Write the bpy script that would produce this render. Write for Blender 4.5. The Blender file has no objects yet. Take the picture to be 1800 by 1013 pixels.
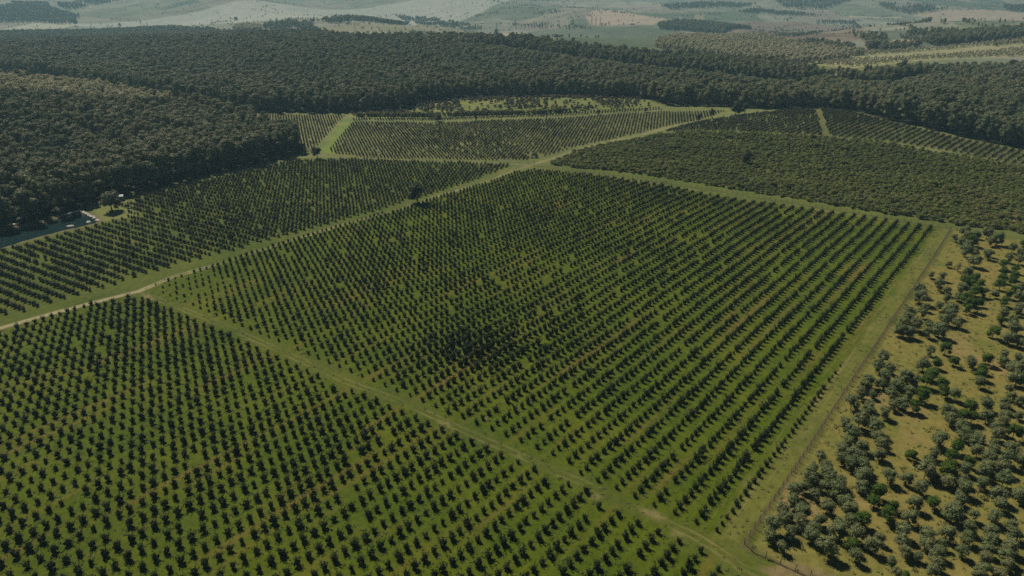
import bpy, math, random
import numpy as np

R = math.radians
scene = bpy.context.scene
rng = np.random.default_rng(7)

# ------------------------------------------------------------------ camera
CAM_H = 120.0
FPX = 1200.0                       # focal length in photo pixels (photo is 1800 x 1013)
PITCH = math.atan((506.5 + 45.0) / FPX)
cam_d = bpy.data.cameras.new('camera')
cam_d.sensor_width = 36.0
cam_d.lens = 36.0 * FPX / 1800.0
cam_d.clip_start = 1.0
cam_d.clip_end = 30000.0
cam = bpy.data.objects.new('camera', cam_d)
scene.collection.objects.link(cam)
cam.location = (0, 0, CAM_H)
cam.rotation_euler = (math.pi / 2 - PITCH, 0, 0)
scene.camera = cam

# ------------------------------------------------------------------ world and sun
SUN_EL = R(50)
SUN_AZ = math.atan2(-0.62, 0.78)   # compass bearing of the sun, clockwise from +Y
w = bpy.data.worlds.new('World'); scene.world = w
w.use_nodes = True
nt = w.node_tree
bg = nt.nodes['Background']
sky = nt.nodes.new('ShaderNodeTexSky')
sky.sky_type = 'NISHITA'; sky.sun_disc = False
sky.sun_elevation = SUN_EL; sky.sun_rotation = SUN_AZ
sky.altitude = 1500; sky.air_density = 0.3; sky.dust_density = 0.1; sky.ozone_density = 0.6
nt.links.new(sky.outputs[0], bg.inputs[0])
bg.inputs[1].default_value = 0.05
sd = bpy.data.lights.new('sun', 'SUN')
sd.energy = 5.0; sd.angle = R(0.5); sd.color = (1.0, 0.92, 0.76)
sun = bpy.data.objects.new('sun', sd); scene.collection.objects.link(sun)
sx, sy = math.sin(SUN_AZ) * math.cos(SUN_EL), math.cos(SUN_AZ) * math.cos(SUN_EL)
from mathutils import Vector
sun.rotation_euler = Vector((sx, sy, math.sin(SUN_EL))).to_track_quat('Z', 'Y').to_euler()
sun.location = (-300, 300, 400)
vs = scene.view_settings
vs.view_transform = 'Standard'; vs.look = 'None'; vs.gamma = 1.0; vs.exposure = -0.02
vs.use_curve_mapping = False
try:
    cy = scene.cycles
    cy.use_denoising = False
    cy.max_bounces = 4; cy.diffuse_bounces = 2; cy.glossy_bounces = 1
    cy.transmission_bounces = 2; cy.transparent_max_bounces = 4; cy.volume_bounces = 0
    cy.caustics_reflective = False; cy.caustics_refractive = False
except Exception:
    pass

# ------------------------------------------------------------------ terrain height
def sstep(a, b, x):
    t = np.clip((x - a) / (b - a), 0, 1); return t * t * (3 - 2 * t)

def poly_sd(px, py, poly):
    """signed distance to a closed polygon, negative inside"""
    P = np.asarray(poly, float); n = len(P)
    px = np.asarray(px, float); py = np.asarray(py, float)
    d2 = np.full(px.shape, 1e18); inside = np.zeros(px.shape, bool)
    for i in range(n):
        x1, y1 = P[i]; x2, y2 = P[(i + 1) % n]
        ex, ey = x2 - x1, y2 - y1
        t = np.clip(((px - x1) * ex + (py - y1) * ey) / max(ex * ex + ey * ey, 1e-9), 0, 1)
        d2 = np.minimum(d2, (px - x1 - t * ex) ** 2 + (py - y1 - t * ey) ** 2)
        if y1 != y2:
            c = (y1 > py) != (y2 > py)
            inside ^= c & (px < (x2 - x1) * (py - y1) / (y2 - y1) + x1)
    d = np.sqrt(d2)
    return np.where(inside, -d, d)

def line_sd(px, py, line):
    """signed distance to an open polyline (+ on its left) and the length along it"""
    P = np.asarray(line, float)
    best = np.full(np.shape(px), 1e9); sgn = np.ones(np.shape(px)); s_at = np.zeros(np.shape(px)); acc = 0
    for i in range(len(P) - 1):
        x1, y1 = P[i]; x2, y2 = P[i + 1]
        ex, ey = x2 - x1, y2 - y1; L = math.hypot(ex, ey)
        t = np.clip(((px - x1) * ex + (py - y1) * ey) / (L * L), 0, 1)
        d = np.hypot(px - x1 - t * ex, py - y1 - t * ey)
        m = d < best
        best = np.where(m, d, best)
        sgn = np.where(m, np.sign(ex * (py - y1) - ey * (px - x1)), sgn)
        s_at = np.where(m, acc + t * L, s_at)
        acc += L
    return best * np.where(sgn == 0, 1, sgn), s_at

def flat(u, v, z=0.0):
    x = u - 900.0; y = v - 506.5
    d = FPX * math.sin(PITCH) + y * math.cos(PITCH); f = FPX * math.cos(PITCH) - y * math.sin(PITCH)
    t = (CAM_H - z) / d
    return (x * t, f * t)

pond_px = [(-90, 452), (0, 436), (50, 421), (112, 405), (155, 395), (174, 389), (162, 380), (140, 373),
           (118, 378), (60, 394), (0, 402), (-90, 412)]
POND = [flat(*p) for p in pond_px]

def bump(x, y, cx, cy_, rx, ry, h, a=0.0, p=1.0):
    c, s = math.cos(a), math.sin(a)
    u = ((x - cx) * c + (y - cy_) * s) / rx; v = (-(x - cx) * s + (y - cy_) * c) / ry
    r = np.clip(np.sqrt(u * u + v * v), 0, 1)
    return h * (0.5 + 0.5 * np.cos(math.pi * r)) ** p

def height(x, y):
    x = np.asarray(x, float); y = np.asarray(y, float)
    r = np.hypot(x, y)
    h = 0.35 * np.sin(x / 37 + 1.3) * np.sin(y / 51) + 0.25 * np.sin(x / 19 + y / 23)
    h = h * sstep(60, 140, r)
    h = h + bump(x, y, -560, 610, 360, 260, 24)                 # left wooded hill
    h = h + bump(x, y, 330, 590, 270, 170, 9, 0.0)              # orchard crest on the right
    h = h + bump(x, y, 60, 700, 210, 60, 6)                     # grassy mound before the wood
    h = h + bump(x, y, 1150, 1650, 850, 620, 42, 0.2)           # pale young plantations slope
    h = h + bump(x, y, -150, 1250, 700, 420, 12)
    far = sstep(1500, 2300, r)
    h = h - 48 * sstep(1400, 2300, r) + 78 * sstep(2600, 5200, r) + 170 * sstep(5200, 9200, r)
    h = h + far * (34 * np.sin(x / 330 + 0.6) * np.sin(y / 410 + x / 900) + 12 * np.sin(x / 170 + y / 260 + 2)
                   + 22 * sstep(2600, 4500, r) * np.sin(x / 520 - y / 380))
    sd_ = poly_sd(x, y, POND) if x.size < 4000 else None
    if sd_ is None:
        sd_ = np.full(x.shape, 99.0)
        m = (x < -170) & (x > -520) & (y > 250) & (y < 430)
        if m.any(): sd_[m] = poly_sd(x[m], y[m], POND)
    h = h - 1.6 * sstep(1.5, -3.5, sd_)
    return h

_t = np.geomspace(0.05, 9.0, 5000)
def at(u, v, up=0.0):
    """ground point (plus a height) behind a photo pixel"""
    x = u - 900.0; y = v - 506.5
    d = FPX * math.sin(PITCH) + y * math.cos(PITCH); f = FPX * math.cos(PITCH) - y * math.sin(PITCH)
    X = x * _t; Y = f * _t; Z = CAM_H - d * _t
    hh = np.zeros_like(X)
    g = Z - height(X, Y) - up
    i = int(np.argmax(g < 0)) if (g < 0).any() else len(g) - 1
    i = max(i, 1)
    k = g[i - 1] / (g[i - 1] - g[i]) if g[i - 1] != g[i] else 0
    tt = _t[i - 1] + k * (_t[i] - _t[i - 1])
    return (x * tt, f * tt)
def ats(l, up=0.0): return [at(u, v, up) for u, v in l]

def project(X, Y, Z):
    dz = Z - CAM_H
    depth = Y * math.cos(PITCH) - dz * math.sin(PITCH)
    yy = -(Y * math.sin(PITCH) + dz * math.cos(PITCH))
    return 900 + FPX * X / depth, 506.5 + FPX * yy / depth, depth

# ------------------------------------------------------------------ zones (photo outlines carried to the ground)
LOW_EDGE = [(258, 509), (388, 560), (500, 608), (614, 655), (714, 696), (800, 735), (869, 768), (973, 812), (1028, 837), (1126, 884), (1224, 925), (1262, 942)]
MAIN = ats([(262, 506), (288, 491), (336, 475), (390, 459), (440, 443), (540, 413), (620, 391), (702, 366), (762, 348), (855, 320),
            (898, 304), (940, 299), (989, 302), (1042, 308), (1091, 314), (1142, 322), (1198, 332), (1286, 349), (1390, 363),
            (1457, 372), (1528, 382), (1587, 391), (1652, 400)] + LOW_EDGE[::-1])
BOTTOM = ats([(-60, 606), (4, 582), (84, 558), (172, 533), (214, 520), (252, 524), (274, 534), (314, 547), (383, 577), (500, 632), (608, 688),
              (661, 698), (722, 724), (771, 751), (816, 769), (865, 790), (918, 814), (975, 843), (1032, 863), (1065, 883), (1097, 900),
              (1130, 912), (1162, 924), (1200, 955), (1240, 975), (1268, 990), (1262, 1040)]) + [(30, 70), (-60, 60), (-160, 90), (-215, 160)]
LEFT = ats([(-120, 590), (10, 554), (66, 541), (150, 515), (280, 478), (373, 451), (466, 425), (539, 406), (579, 395), (638, 378), (740, 349), (817, 323),
            (860, 308), (900, 290), (800, 286), (700, 283), (620, 280), (560, 283), (520, 281), (470, 291), (400, 308), (330, 325), (260, 340), (237, 342), (246, 352),
            (210, 360), (208, 366), (235, 377), (220, 385), (177, 393), (160, 400), (113, 411), (50, 429), (0, 442), (-120, 470)])
FIELD = ats([(577, 269), (590, 250), (618, 216), (760, 217), (1000, 208), (1100, 200), (1165, 197), (1280, 195), (1232, 211), (1140, 230), (1010, 260),
             (925, 283), (760, 281), (640, 277)])
STRIP = ats([(621, 209), (760, 208), (900, 204), (1000, 198), (1100, 192), (1160, 190), (1165, 194), (1000, 204), (760, 213), (620, 213)])
NOOK = ats([(474, 202), (607, 203), (588, 223), (557, 260), (537, 264), (470, 264)])
CREST = ats([(1160, 232), (1250, 210), (1290, 205), (1350, 198)]) + ats([(1400, 192), (1450, 192), (1500, 198), (1560, 215), (1650, 235), (1700, 247), (1800, 266), (1860, 283), (1860, 308), (1700, 272), (1560, 249), (1430, 238), (1250, 231)])
LANE = ats([(1430, 190), (1438, 205), (1447, 240), (1457, 240), (1448, 212), (1440, 190)])
SCRUB = ats([(965, 290), (1010, 268), (1080, 251), (1160, 237), (1240, 233), (1430, 241), (1560, 253), (1700, 277), (1830, 300), (1900, 310), (1900, 424),
             (1800, 412), (1700, 399), (1600, 383), (1500, 367), (1400, 351), (1300, 335), (1200, 319), (1100, 304), (1000, 294)])
MOUND = ats([(620, 206), (760, 206), (900, 202), (1000, 196), (1120, 190), (1150, 187)]) + [(130, 735), (40, 742), (-60, 735), (-160, 715), (-190, 700)]
TRACK_PX = [(-160, 622), (0, 577), (100, 549), (245, 512), (300, 488), (400, 459), (500, 427), (600, 396), (700, 369), (760, 348), (860, 318), (928, 292),
            (1010, 265), (1080, 247), (1150, 231), (1235, 211), (1290, 203)]
TRACK = ats(TRACK_PX)
CROSS = ats([(245, 514), (320, 543), (388, 570), (500, 620), (614, 673), (714, 709), (800, 750), (910, 799), (973, 828), (1028, 850), (1126, 898), (1224, 944), (1290, 985), (1330, 1030)])
LANE2 = ats([(928, 290), (800, 284), (640, 279), (590, 276), (556, 274), (510, 279), (450, 294), (400, 304), (330, 322)])
FENCE = ats([(932, 290), (985, 299), (1100, 312), (1250, 335), (1400, 359), (1530, 380), (1672, 403), (1600, 515), (1480, 697), (1400, 820), (1305, 962), (1430, 1018), (1520, 1050)])
PLANT = ats([(1678, 405), (1900, 440)]) + [(260, 150), (190, 60), (100, 55)] + ats([(1430, 1022), (1310, 966), (1400, 825), (1480, 702), (1600, 520)])
WOOD_EDGE = ats([(-140, 420), (0, 404), (60, 392), (118, 376), (145, 366), (185, 350), (210, 343), (250, 337), (330, 316), (400, 300), (470, 284), (528, 270)])
LWOOD = WOOD_EDGE + [(-165, 530), (-212, 585), (-290, 645), (-400, 685), (-560, 705), (-900, 720), (-900, 420), (-560, 300)]
FAREDGE = [(-1500, 1150), (-1000, 1060), (-700, 960), (-520, 850), (-400, 740), (-256, 664), (-160, 660), (-112, 674), (-60, 742), (60, 750), (130, 735), (150, 686), (216, 680), (238, 655), (268, 656), (292, 650), (308, 626), (315, 578), (337, 540), (349, 522), (376, 497), (393, 464), (520, 400), (900, 300)]
FWOOD = FAREDGE + [(1300, 560), (1300, 1000)] + [at(1830, 101, 21), at(1700, 103, 21), at(1600, 107, 21), at(1500, 120, 21), at(1430, 122, 12), at(1370, 117, 6), at(1300, 112, 8),
                   at(1200, 100, 10), at(1100, 89, 14), at(1000, 78, 14), at(900, 70, 14), at(850, 63, 14), at(740, 60, 14), at(600, 60, 14), at(420, 55, 14), at(250, 49, 14), at(0, 57, 14)] + [(-1700, 1500)]

# lattices: origin, in-row step vector, row-to-row vector
def vec(l, a): return (l * math.cos(R(a)), l * math.sin(R(a)))
LAT_MAIN = (flat(1259, 936), vec(2.84, 50.4), vec(5.22, 146.0))
LAT_LEFT = (flat(66, 539), vec(2.85, 149.5), vec(4.82, 47.5))
LAT_FIELD = (flat(578, 268), vec(2.6, -9.0), vec(4.7, 78.0))
LAT_CREST = (flat(1700, 270), vec(2.75, 42.0), vec(4.7, 141.0))

def lattice(lat, poly, jit=0.11):
    (ox, oy), a, b = lat
    P = np.array(poly); M = np.array([a, b]).T
    ij = np.linalg.solve(M, (P - np.array([ox, oy])).T)
    i0, i1 = int(ij[0].min()) - 1, int(ij[0].max()) + 2
    j0, j1 = int(ij[1].min()) - 1, int(ij[1].max()) + 2
    I, J = np.meshgrid(np.arange(i0, i1), np.arange(j0, j1)); I = I.ravel(); J = J.ravel()
    X = ox + a[0] * I + b[0] * J + rng.normal(0, jit, I.size)
    Y = oy + a[1] * I + b[1] * J + rng.normal(0, jit, I.size)
    sdd = poly_sd(X, Y, poly); m = sdd < 0
    return X[m], Y[m], I[m], J[m], -sdd[m]

def wob(x, y, s, k=0.0):
    """smooth pseudo noise, -1..1"""
    return (np.sin(x / s + k) * np.cos(y / s * 1.13 + 2 * k) + 0.6 * np.sin((x + y) / s * 1.9 + 3 * k) * np.cos((x - y) / s * 1.6 - k)
            + 0.4 * np.sin(x / s * 3.7 - k) * np.sin(y / s * 3.3 + k)) / 1.6

# ------------------------------------------------------------------ materials
def new_mat(name):
    m = bpy.data.materials.new(name); m.use_nodes = True
    nt = m.node_tree; b = nt.nodes['Principled BSDF']
    return m, nt, b
def N(nt, t, **kw):
    n = nt.nodes.new(t)
    for k, v in kw.items(): setattr(n, k, v)
    return n
def math_(nt, op, a, b=None, clamp=False):
    n = nt.nodes.new('ShaderNodeMath'); n.operation = op; n.use_clamp = clamp
    for i, s in enumerate((a, b)):
        if s is None: continue
        if isinstance(s, (int, float)): n.inputs[i].default_value = s
        else: nt.links.new(s, n.inputs[i])
    return n.outputs[0]
def mixc(nt, fac, a, b):
    n = nt.nodes.new('ShaderNodeMix'); n.data_type = 'RGBA'
    for i, s in ((0, fac), (6, a), (7, b)):
        if isinstance(s, (int, float)): n.inputs[i].default_value = s
        elif isinstance(s, tuple): n.inputs[i].default_value = (*s, 1) if len(s) == 3 else s
        else: nt.links.new(s, n.inputs[i])
    return n.outputs[2]
def ramp(nt, fac, stops):
    n = nt.nodes.new('ShaderNodeValToRGB'); cr = n.color_ramp
    while len(cr.elements) < len(stops): cr.elements.new(0.5)
    for e, (p, c) in zip(cr.elements, stops):
        e.position = p; e.color = (*c, 1) if len(c) == 3 else c
    nt.links.new(fac, n.inputs[0]); return n.outputs[0]
def noise(nt, vec_, scale, detail=3, rough=0.55):
    n = nt.nodes.new('ShaderNodeTexNoise'); n.inputs['Scale'].default_value = scale
    n.inputs['Detail'].default_value = detail; n.inputs['Roughness'].default_value = rough
    nt.links.new(vec_, n.inputs['Vector']); return n.outputs[0]

def foliage(name, cols, patch=0.004, leaf=0.9, spec=0.25, trans=0.25):
    """leaf material: each tree takes a hue of its own, drifting with its place in the wood"""
    m, nt, b = new_mat(name)
    oi = N(nt, 'ShaderNodeObjectInfo'); geo = N(nt, 'ShaderNodeNewGeometry')
    pn = noise(nt, oi.outputs['Location'], patch, 2)
    v = math_(nt, 'ADD', math_(nt, 'MULTIPLY', oi.outputs['Random'], 0.6), math_(nt, 'MULTIPLY', math_(nt, 'SUBTRACT', pn, 0.3), 1.0), True)
    c = ramp(nt, v, [(i / (len(cols) - 1), k) for i, k in enumerate(cols)])
    ln = noise(nt, geo.outputs['Position'], leaf, 2)
    hv = N(nt, 'ShaderNodeHueSaturation'); nt.links.new(c, hv.inputs['Color'])
    nt.links.new(math_(nt, 'ADD', math_(nt, 'MULTIPLY', ln, 1.3), 0.35), hv.inputs['Value'])
    nt.links.new(hv.outputs[0], b.inputs['Base Color'])
    b.inputs['Roughness'].default_value = 0.55
    b.inputs['Specular IOR Level'].default_value = spec
    if trans:
        tr = N(nt, 'ShaderNodeBsdfTranslucent'); nt.links.new(hv.outputs[0], tr.inputs[0])
        mx = N(nt, 'ShaderNodeMixShader'); mx.inputs[0].default_value = trans
        nt.links.new(b.outputs[0], mx.inputs[1]); nt.links.new(tr.outputs[0], mx.inputs[2])
        nt.links.new(mx.outputs[0], nt.nodes['Material Output'].inputs[0])
    return m

M_HAZEL = foliage('hazel_leaves', [(0.014, 0.026, 0.003), (0.024, 0.040, 0.004), (0.046, 0.058, 0.007)], 0.01, 1.6, 0.2, 0.10)
M_OLIVE = foliage('grey_leaves', [(0.112, 0.140, 0.056), (0.145, 0.172, 0.070), (0.182, 0.186, 0.080)], 0.05, 1.5, 0.15, 0.10)
M_GREEN = foliage('green_leaves', [(0.050, 0.100, 0.010), (0.065, 0.118, 0.012), (0.085, 0.130, 0.016)], 0.05, 1.3, 0.15, 0.2)
M_BROWN = foliage('brown_leaves', [(0.10, 0.075, 0.045), (0.12, 0.08, 0.05)], 0.05, 1.3, 0.2, 0.1)
M_WOOD = foliage('woodland_leaves', [(0.100, 0.124, 0.064), (0.158, 0.180, 0.094), (0.208, 0.210, 0.110), (0.245, 0.225, 0.120)], 0.006, 0.35, 0.12, 0.12)
M_PALE = foliage('pale_leaves', [(0.40, 0.40, 0.25), (0.48, 0.46, 0.29), (0.50, 0.44, 0.30)], 0.006, 0.35, 0.12, 0.25)
M_SCRUB = foliage('scrub_leaves', [(0.085, 0.098, 0.032), (0.118, 0.125, 0.042), (0.150, 0.180, 0.034), (0.185, 0.155, 0.072)], 0.012, 0.7, 0.12, 0.12)
M_THICK = foliage('thicket_leaves', [(0.07, 0.055, 0.045), (0.09, 0.08, 0.05), (0.13, 0.14, 0.045)], 0.03, 0.7, 0.2, 0.1)

M_HAZEL_LIT = foliage('distant_orchard_leaves_lit', [(0.040, 0.052, 0.020), (0.062, 0.070, 0.030), (0.090, 0.088, 0.045)], 0.01, 1.6, 0.15, 0.1)  # lighter, greyer copy of the hazel leaves; sunlit tops put into the colour
M_LONE = foliage('dark_round_leaves', [(0.035, 0.050, 0.020), (0.050, 0.062, 0.026)], 0.01, 1.2, 0.15, 0.1)
M_POND_LIT = foliage('pondside_leaves_lit', [(0.13, 0.15, 0.08), (0.17, 0.18, 0.10)], 0.01, 1.6, 0.15, 0.1)  # pond tree leaves lightened, its sunlit crown painted into the colour

def bark(name, col):
    m, nt, b = new_mat(name)
    geo = N(nt, 'ShaderNodeNewGeometry')
    c = ramp(nt, noise(nt, geo.outputs['Position'], 4, 3), [(0.3, tuple(k * 0.5 for k in col)), (0.7, col)])
    nt.links.new(c, b.inputs['Base Color']); b.inputs['Roughness'].default_value = 0.9
    return m
M_BARK = bark('bark', (0.11, 0.085, 0.06))
M_POST = bark('weathered_post_wood', (0.20, 0.16, 0.12))

def plain(name, col, rough=0.6, metal=0.0, nscale=3.0, var=0.3):
    m, nt, b = new_mat(name)
    geo = N(nt, 'ShaderNodeNewGeometry')
    c = ramp(nt, noise(nt, geo.outputs['Position'], nscale, 4), [(0.3, tuple(k * (1 - var) for k in col)), (0.7, col)])
    nt.links.new(c, b.inputs['Base Color']); b.inputs['Roughness'].default_value = rough; b.inputs['Metallic'].default_value = metal
    return m
M_WIRE = plain('rusty_wire', (0.16, 0.11, 0.075), 0.6, 0.0)
M_ROCK = plain('pale_stone', (0.55, 0.52, 0.46), 0.8, 0, 1.5, 0.35)
M_BLUE = plain('pale_blue_board', (0.20, 0.32, 0.46), 0.6)
M_ROOF = plain('grey_sheet_roof', (0.36, 0.38, 0.40), 0.5)
M_DOOR = plain('dark_door_board', (0.08, 0.08, 0.09), 0.6)
M_WHITE = plain('whitewashed_wall', (0.72, 0.70, 0.66), 0.7)
M_STEEL = plain('galvanised_steel', (0.14, 0.15, 0.16), 0.5)

# ground material -------------------------------------------------------------
def ground_material():
    m, nt, b = new_mat('ground_surface')
    geo = N(nt, 'ShaderNodeNewGeometry'); P = geo.outputs['Position']
    def attr(n, out='Fac'):
        a = N(nt, 'ShaderNodeAttribute'); a.attribute_name = n; return a.outputs[out]
    zone = attr('zone', 'Color')
    # broad and fine mottling
    n1 = noise(nt, P, 0.035, 5, 0.6); n2 = noise(nt, P, 0.45, 4, 0.65); n3 = noise(nt, P, 2.6, 3, 0.7)
    v = math_(nt, 'ADD', math_(nt, 'ADD', math_(nt, 'MULTIPLY', n1, 0.9), math_(nt, 'MULTIPLY', n2, 1.1)), math_(nt, 'MULTIPLY', n3, 0.9))
    v = math_(nt, 'MAXIMUM', math_(nt, 'SUBTRACT', v, 0.45), 0.15)
    hv = N(nt, 'ShaderNodeHueSaturation'); nt.links.new(zone, hv.inputs['Color']); nt.links.new(v, hv.inputs['Value'])
    nt.links.new(math_(nt, 'ADD', 0.507, math_(nt, 'MULTIPLY', math_(nt, 'SUBTRACT', n1, 0.5), -0.10)), hv.inputs['Hue'])
    col = hv.outputs[0]
    # worn alleys along the tree rows: coordinates (along, across, strength) of the planting
    rc = attr('rowcoord', 'Vector')
    sep = N(nt, 'ShaderNodeSeparateXYZ'); nt.links.new(rc, sep.inputs[0])
    cb = N(nt, 'ShaderNodeCombineXYZ'); nt.links.new(math_(nt, 'MULTIPLY', sep.outputs[0], 0.012), cb.inputs[0]); nt.links.new(math_(nt, 'MULTIPLY', sep.outputs[1], 0.42), cb.inputs[1])
    st = noise(nt, cb.outputs[0], 1.0, 4, 0.6)
    fr = math_(nt, 'FRACT', sep.outputs[1])
    alley = math_(nt, 'SUBTRACT', 1.0, math_(nt, 'MULTIPLY', math_(nt, 'ABSOLUTE', math_(nt, 'SUBTRACT', fr, 0.5)), 2.6), True)
    streak = math_(nt, 'MULTIPLY', math_(nt, 'MULTIPLY', math_(nt, 'SUBTRACT', st, 0.51), 6.5, True), math_(nt, 'MULTIPLY', sep.outputs[2], alley))
    streak = math_(nt, 'MULTIPLY', streak, math_(nt, 'ADD', 0.25, n2), True)
    col = mixc(nt, streak, col, (0.165, 0.105, 0.032))
    line_ = math_(nt, 'MULTIPLY', math_(nt, 'SUBTRACT', math_(nt, 'ABSOLUTE', math_(nt, 'SUBTRACT', fr, 0.5)), 0.30), 6.0, True)
    dry = math_(nt, 'MULTIPLY', math_(nt, 'MULTIPLY', line_, sep.outputs[2]), math_(nt, 'MULTIPLY', n2, 0.45))
    col = mixc(nt, dry, col, (0.075, 0.066, 0.018))
    cm = N(nt, 'ShaderNodeCombineXYZ'); nt.links.new(math_(nt, 'MULTIPLY', sep.outputs[0], 0.03), cm.inputs[0]); nt.links.new(math_(nt, 'MULTIPLY', sep.outputs[1], 5.0), cm.inputs[1])
    mow = math_(nt, 'MULTIPLY', math_(nt, 'SUBTRACT', noise(nt, cm.outputs[0], 1.0, 2), 0.5), 2.2, True)
    col = mixc(nt, math_(nt, 'MULTIPLY', math_(nt, 'MULTIPLY', mow, sep.outputs[2]), 0.5), col, (0.125, 0.125, 0.028))
    lush = math_(nt, 'MULTIPLY', math_(nt, 'SUBTRACT', noise(nt, P, 0.02, 3), 0.54), 5.0, True)
    col = mixc(nt, math_(nt, 'MULTIPLY', math_(nt, 'MULTIPLY', lush, sep.outputs[2]), 0.45), col, (0.085, 0.115, 0.010))
    # wheel ruts of the tracks
    def ruts(d, width, half, colour, strength, thr, base):
        nonlocal col
        dn = math_(nt, 'ADD', d, math_(nt, 'MULTIPLY', math_(nt, 'SUBTRACT', n2, 0.5), 0.9))
        a = math_(nt, 'ABSOLUTE', math_(nt, 'SUBTRACT', math_(nt, 'ABSOLUTE', dn), half))
        k = math_(nt, 'SUBTRACT', 1.0, math_(nt, 'DIVIDE', a, width), True)
        k = math_(nt, 'MULTIPLY', math_(nt, 'MULTIPLY', k, 2.2, True), math_(nt, 'MULTIPLY', math_(nt, 'SUBTRACT', noise(nt, P, 0.06, 4), thr), strength, True), True)
        bs = math_(nt, 'MULTIPLY', math_(nt, 'SUBTRACT', 1.0, math_(nt, 'DIVIDE', math_(nt, 'ABSOLUTE', dn), half * 3.2), True), base)
        col = mixc(nt, bs, col, tuple(x * 0.75 for x in colour))
        col = mixc(nt, k, col, colour)
    ruts(attr('d_cross'), 0.45, 1.0, (0.19, 0.17, 0.06), 2.5, 0.42, 0.12)
    ruts(attr('d_lane'), 0.8, 1.1, (0.21, 0.20, 0.10), 2.0, 0.30, 0.4)
    ruts(attr('d_track'), 0.6, 1.0, (0.31, 0.28, 0.15), 4.0, 0.36, 0.25)
    dt = attr('dirt')
    dtk = math_(nt, 'SUBTRACT', 1.0, math_(nt, 'DIVIDE', math_(nt, 'ABSOLUTE', math_(nt, 'ADD', attr('d_track'), math_(nt, 'MULTIPLY', math_(nt, 'SUBTRACT', n2, 0.5), 1.2))), 1.7), True)
    col = mixc(nt, math_(nt, 'MULTIPLY', math_(nt, 'MULTIPLY', dtk, 2.0, True), dt), col, (0.36, 0.30, 0.19))
    # bare soil strip under the fence, tyre lines beside it
    df = attr('d_fence')
    k = math_(nt, 'SUBTRACT', 1.0, math_(nt, 'DIVIDE', math_(nt, 'ABSOLUTE', math_(nt, 'ADD', df, math_(nt, 'MULTIPLY', math_(nt, 'SUBTRACT', n3, 0.5), 0.5))), 0.75), True)
    col = mixc(nt, math_(nt, 'MULTIPLY', k, 0.75), col, (0.115, 0.085, 0.05))
    cf = N(nt, 'ShaderNodeCombineXYZ'); nt.links.new(math_(nt, 'MULTIPLY', attr('s_fence'), 0.05), cf.inputs[0]); nt.links.new(math_(nt, 'MULTIPLY', df, 0.9), cf.inputs[1])
    ty = math_(nt, 'MULTIPLY', math_(nt, 'SUBTRACT', noise(nt, cf.outputs[0], 1.0, 3), 0.5), 4.0, True)
    ty = math_(nt, 'MULTIPLY', ty, math_(nt, 'SUBTRACT', 1.0, math_(nt, 'DIVIDE', math_(nt, 'ABSOLUTE', math_(nt, 'ADD', df, 5.0)), 6.0), True))
    col = mixc(nt, math_(nt, 'MULTIPLY', ty, 0.8), col, (0.22, 0.18, 0.075))
    # far country: patchwork of fields, some of the haze put into their pale colours
    fv = N(nt, 'ShaderNodeMapping'); nt.links.new(P, fv.inputs[0]); fv.inputs['Scale'].default_value = (1, 0.55, 1); fv.inputs['Rotation'].default_value = (0, 0, 0.5)
    wn = N(nt, 'ShaderNodeVectorMath'); wn.operation = 'ADD'; nt.links.new(fv.outputs[0], wn.inputs[0])
    vo = N(nt, 'ShaderNodeTexVoronoi'); vo.inputs['Scale'].default_value = 0.0042; vo.inputs['Randomness'].default_value = 0.85
    nwv = N(nt, 'ShaderNodeTexNoise'); nwv.inputs['Scale'].default_value = 0.004; nt.links.new(P, nwv.inputs['Vector'])
    sc_ = N(nt, 'ShaderNodeVectorMath'); sc_.operation = 'SCALE'; nt.links.new(nwv.outputs['Color'], sc_.inputs[0]); sc_.inputs[3].default_value = 130
    nt.links.new(sc_.outputs[0], wn.inputs[1]); nt.links.new(wn.outputs[0], vo.inputs['Vector'])
    sv = N(nt, 'ShaderNodeSeparateColor'); nt.links.new(vo.outputs['Color'], sv.inputs[0])
    fc = ramp(nt, sv.outputs[0], [(0.0, (0.11, 0.14, 0.10)), (0.25, (0.20, 0.22, 0.16)), (0.45, (0.30, 0.29, 0.23)), (0.62, (0.15, 0.18, 0.13)), (0.8, (0.27, 0.24, 0.20)), (1.0, (0.22, 0.23, 0.17))])
    fb = noise(nt, P, 0.012, 5, 0.6)
    fh = N(nt, 'ShaderNodeHueSaturation'); nt.links.new(fc, fh.inputs['Color']); nt.links.new(math_(nt, 'ADD', 0.22, math_(nt, 'MULTIPLY', fb, 1.2)), fh.inputs['Value'])
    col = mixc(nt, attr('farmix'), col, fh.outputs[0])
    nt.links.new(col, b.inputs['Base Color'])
    b.inputs['Roughness'].default_value = 0.95; b.inputs['Specular IOR Level'].default_value = 0.1
    bp = N(nt, 'ShaderNodeBump'); bp.inputs['Strength'].default_value = 0.5; bp.inputs['Distance'].default_value = 0.25
    nt.links.new(math_(nt, 'ADD', n3, math_(nt, 'MULTIPLY', n2, 1.5)), bp.inputs['Height']); nt.links.new(bp.outputs[0], b.inputs['Normal'])
    return m

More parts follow.
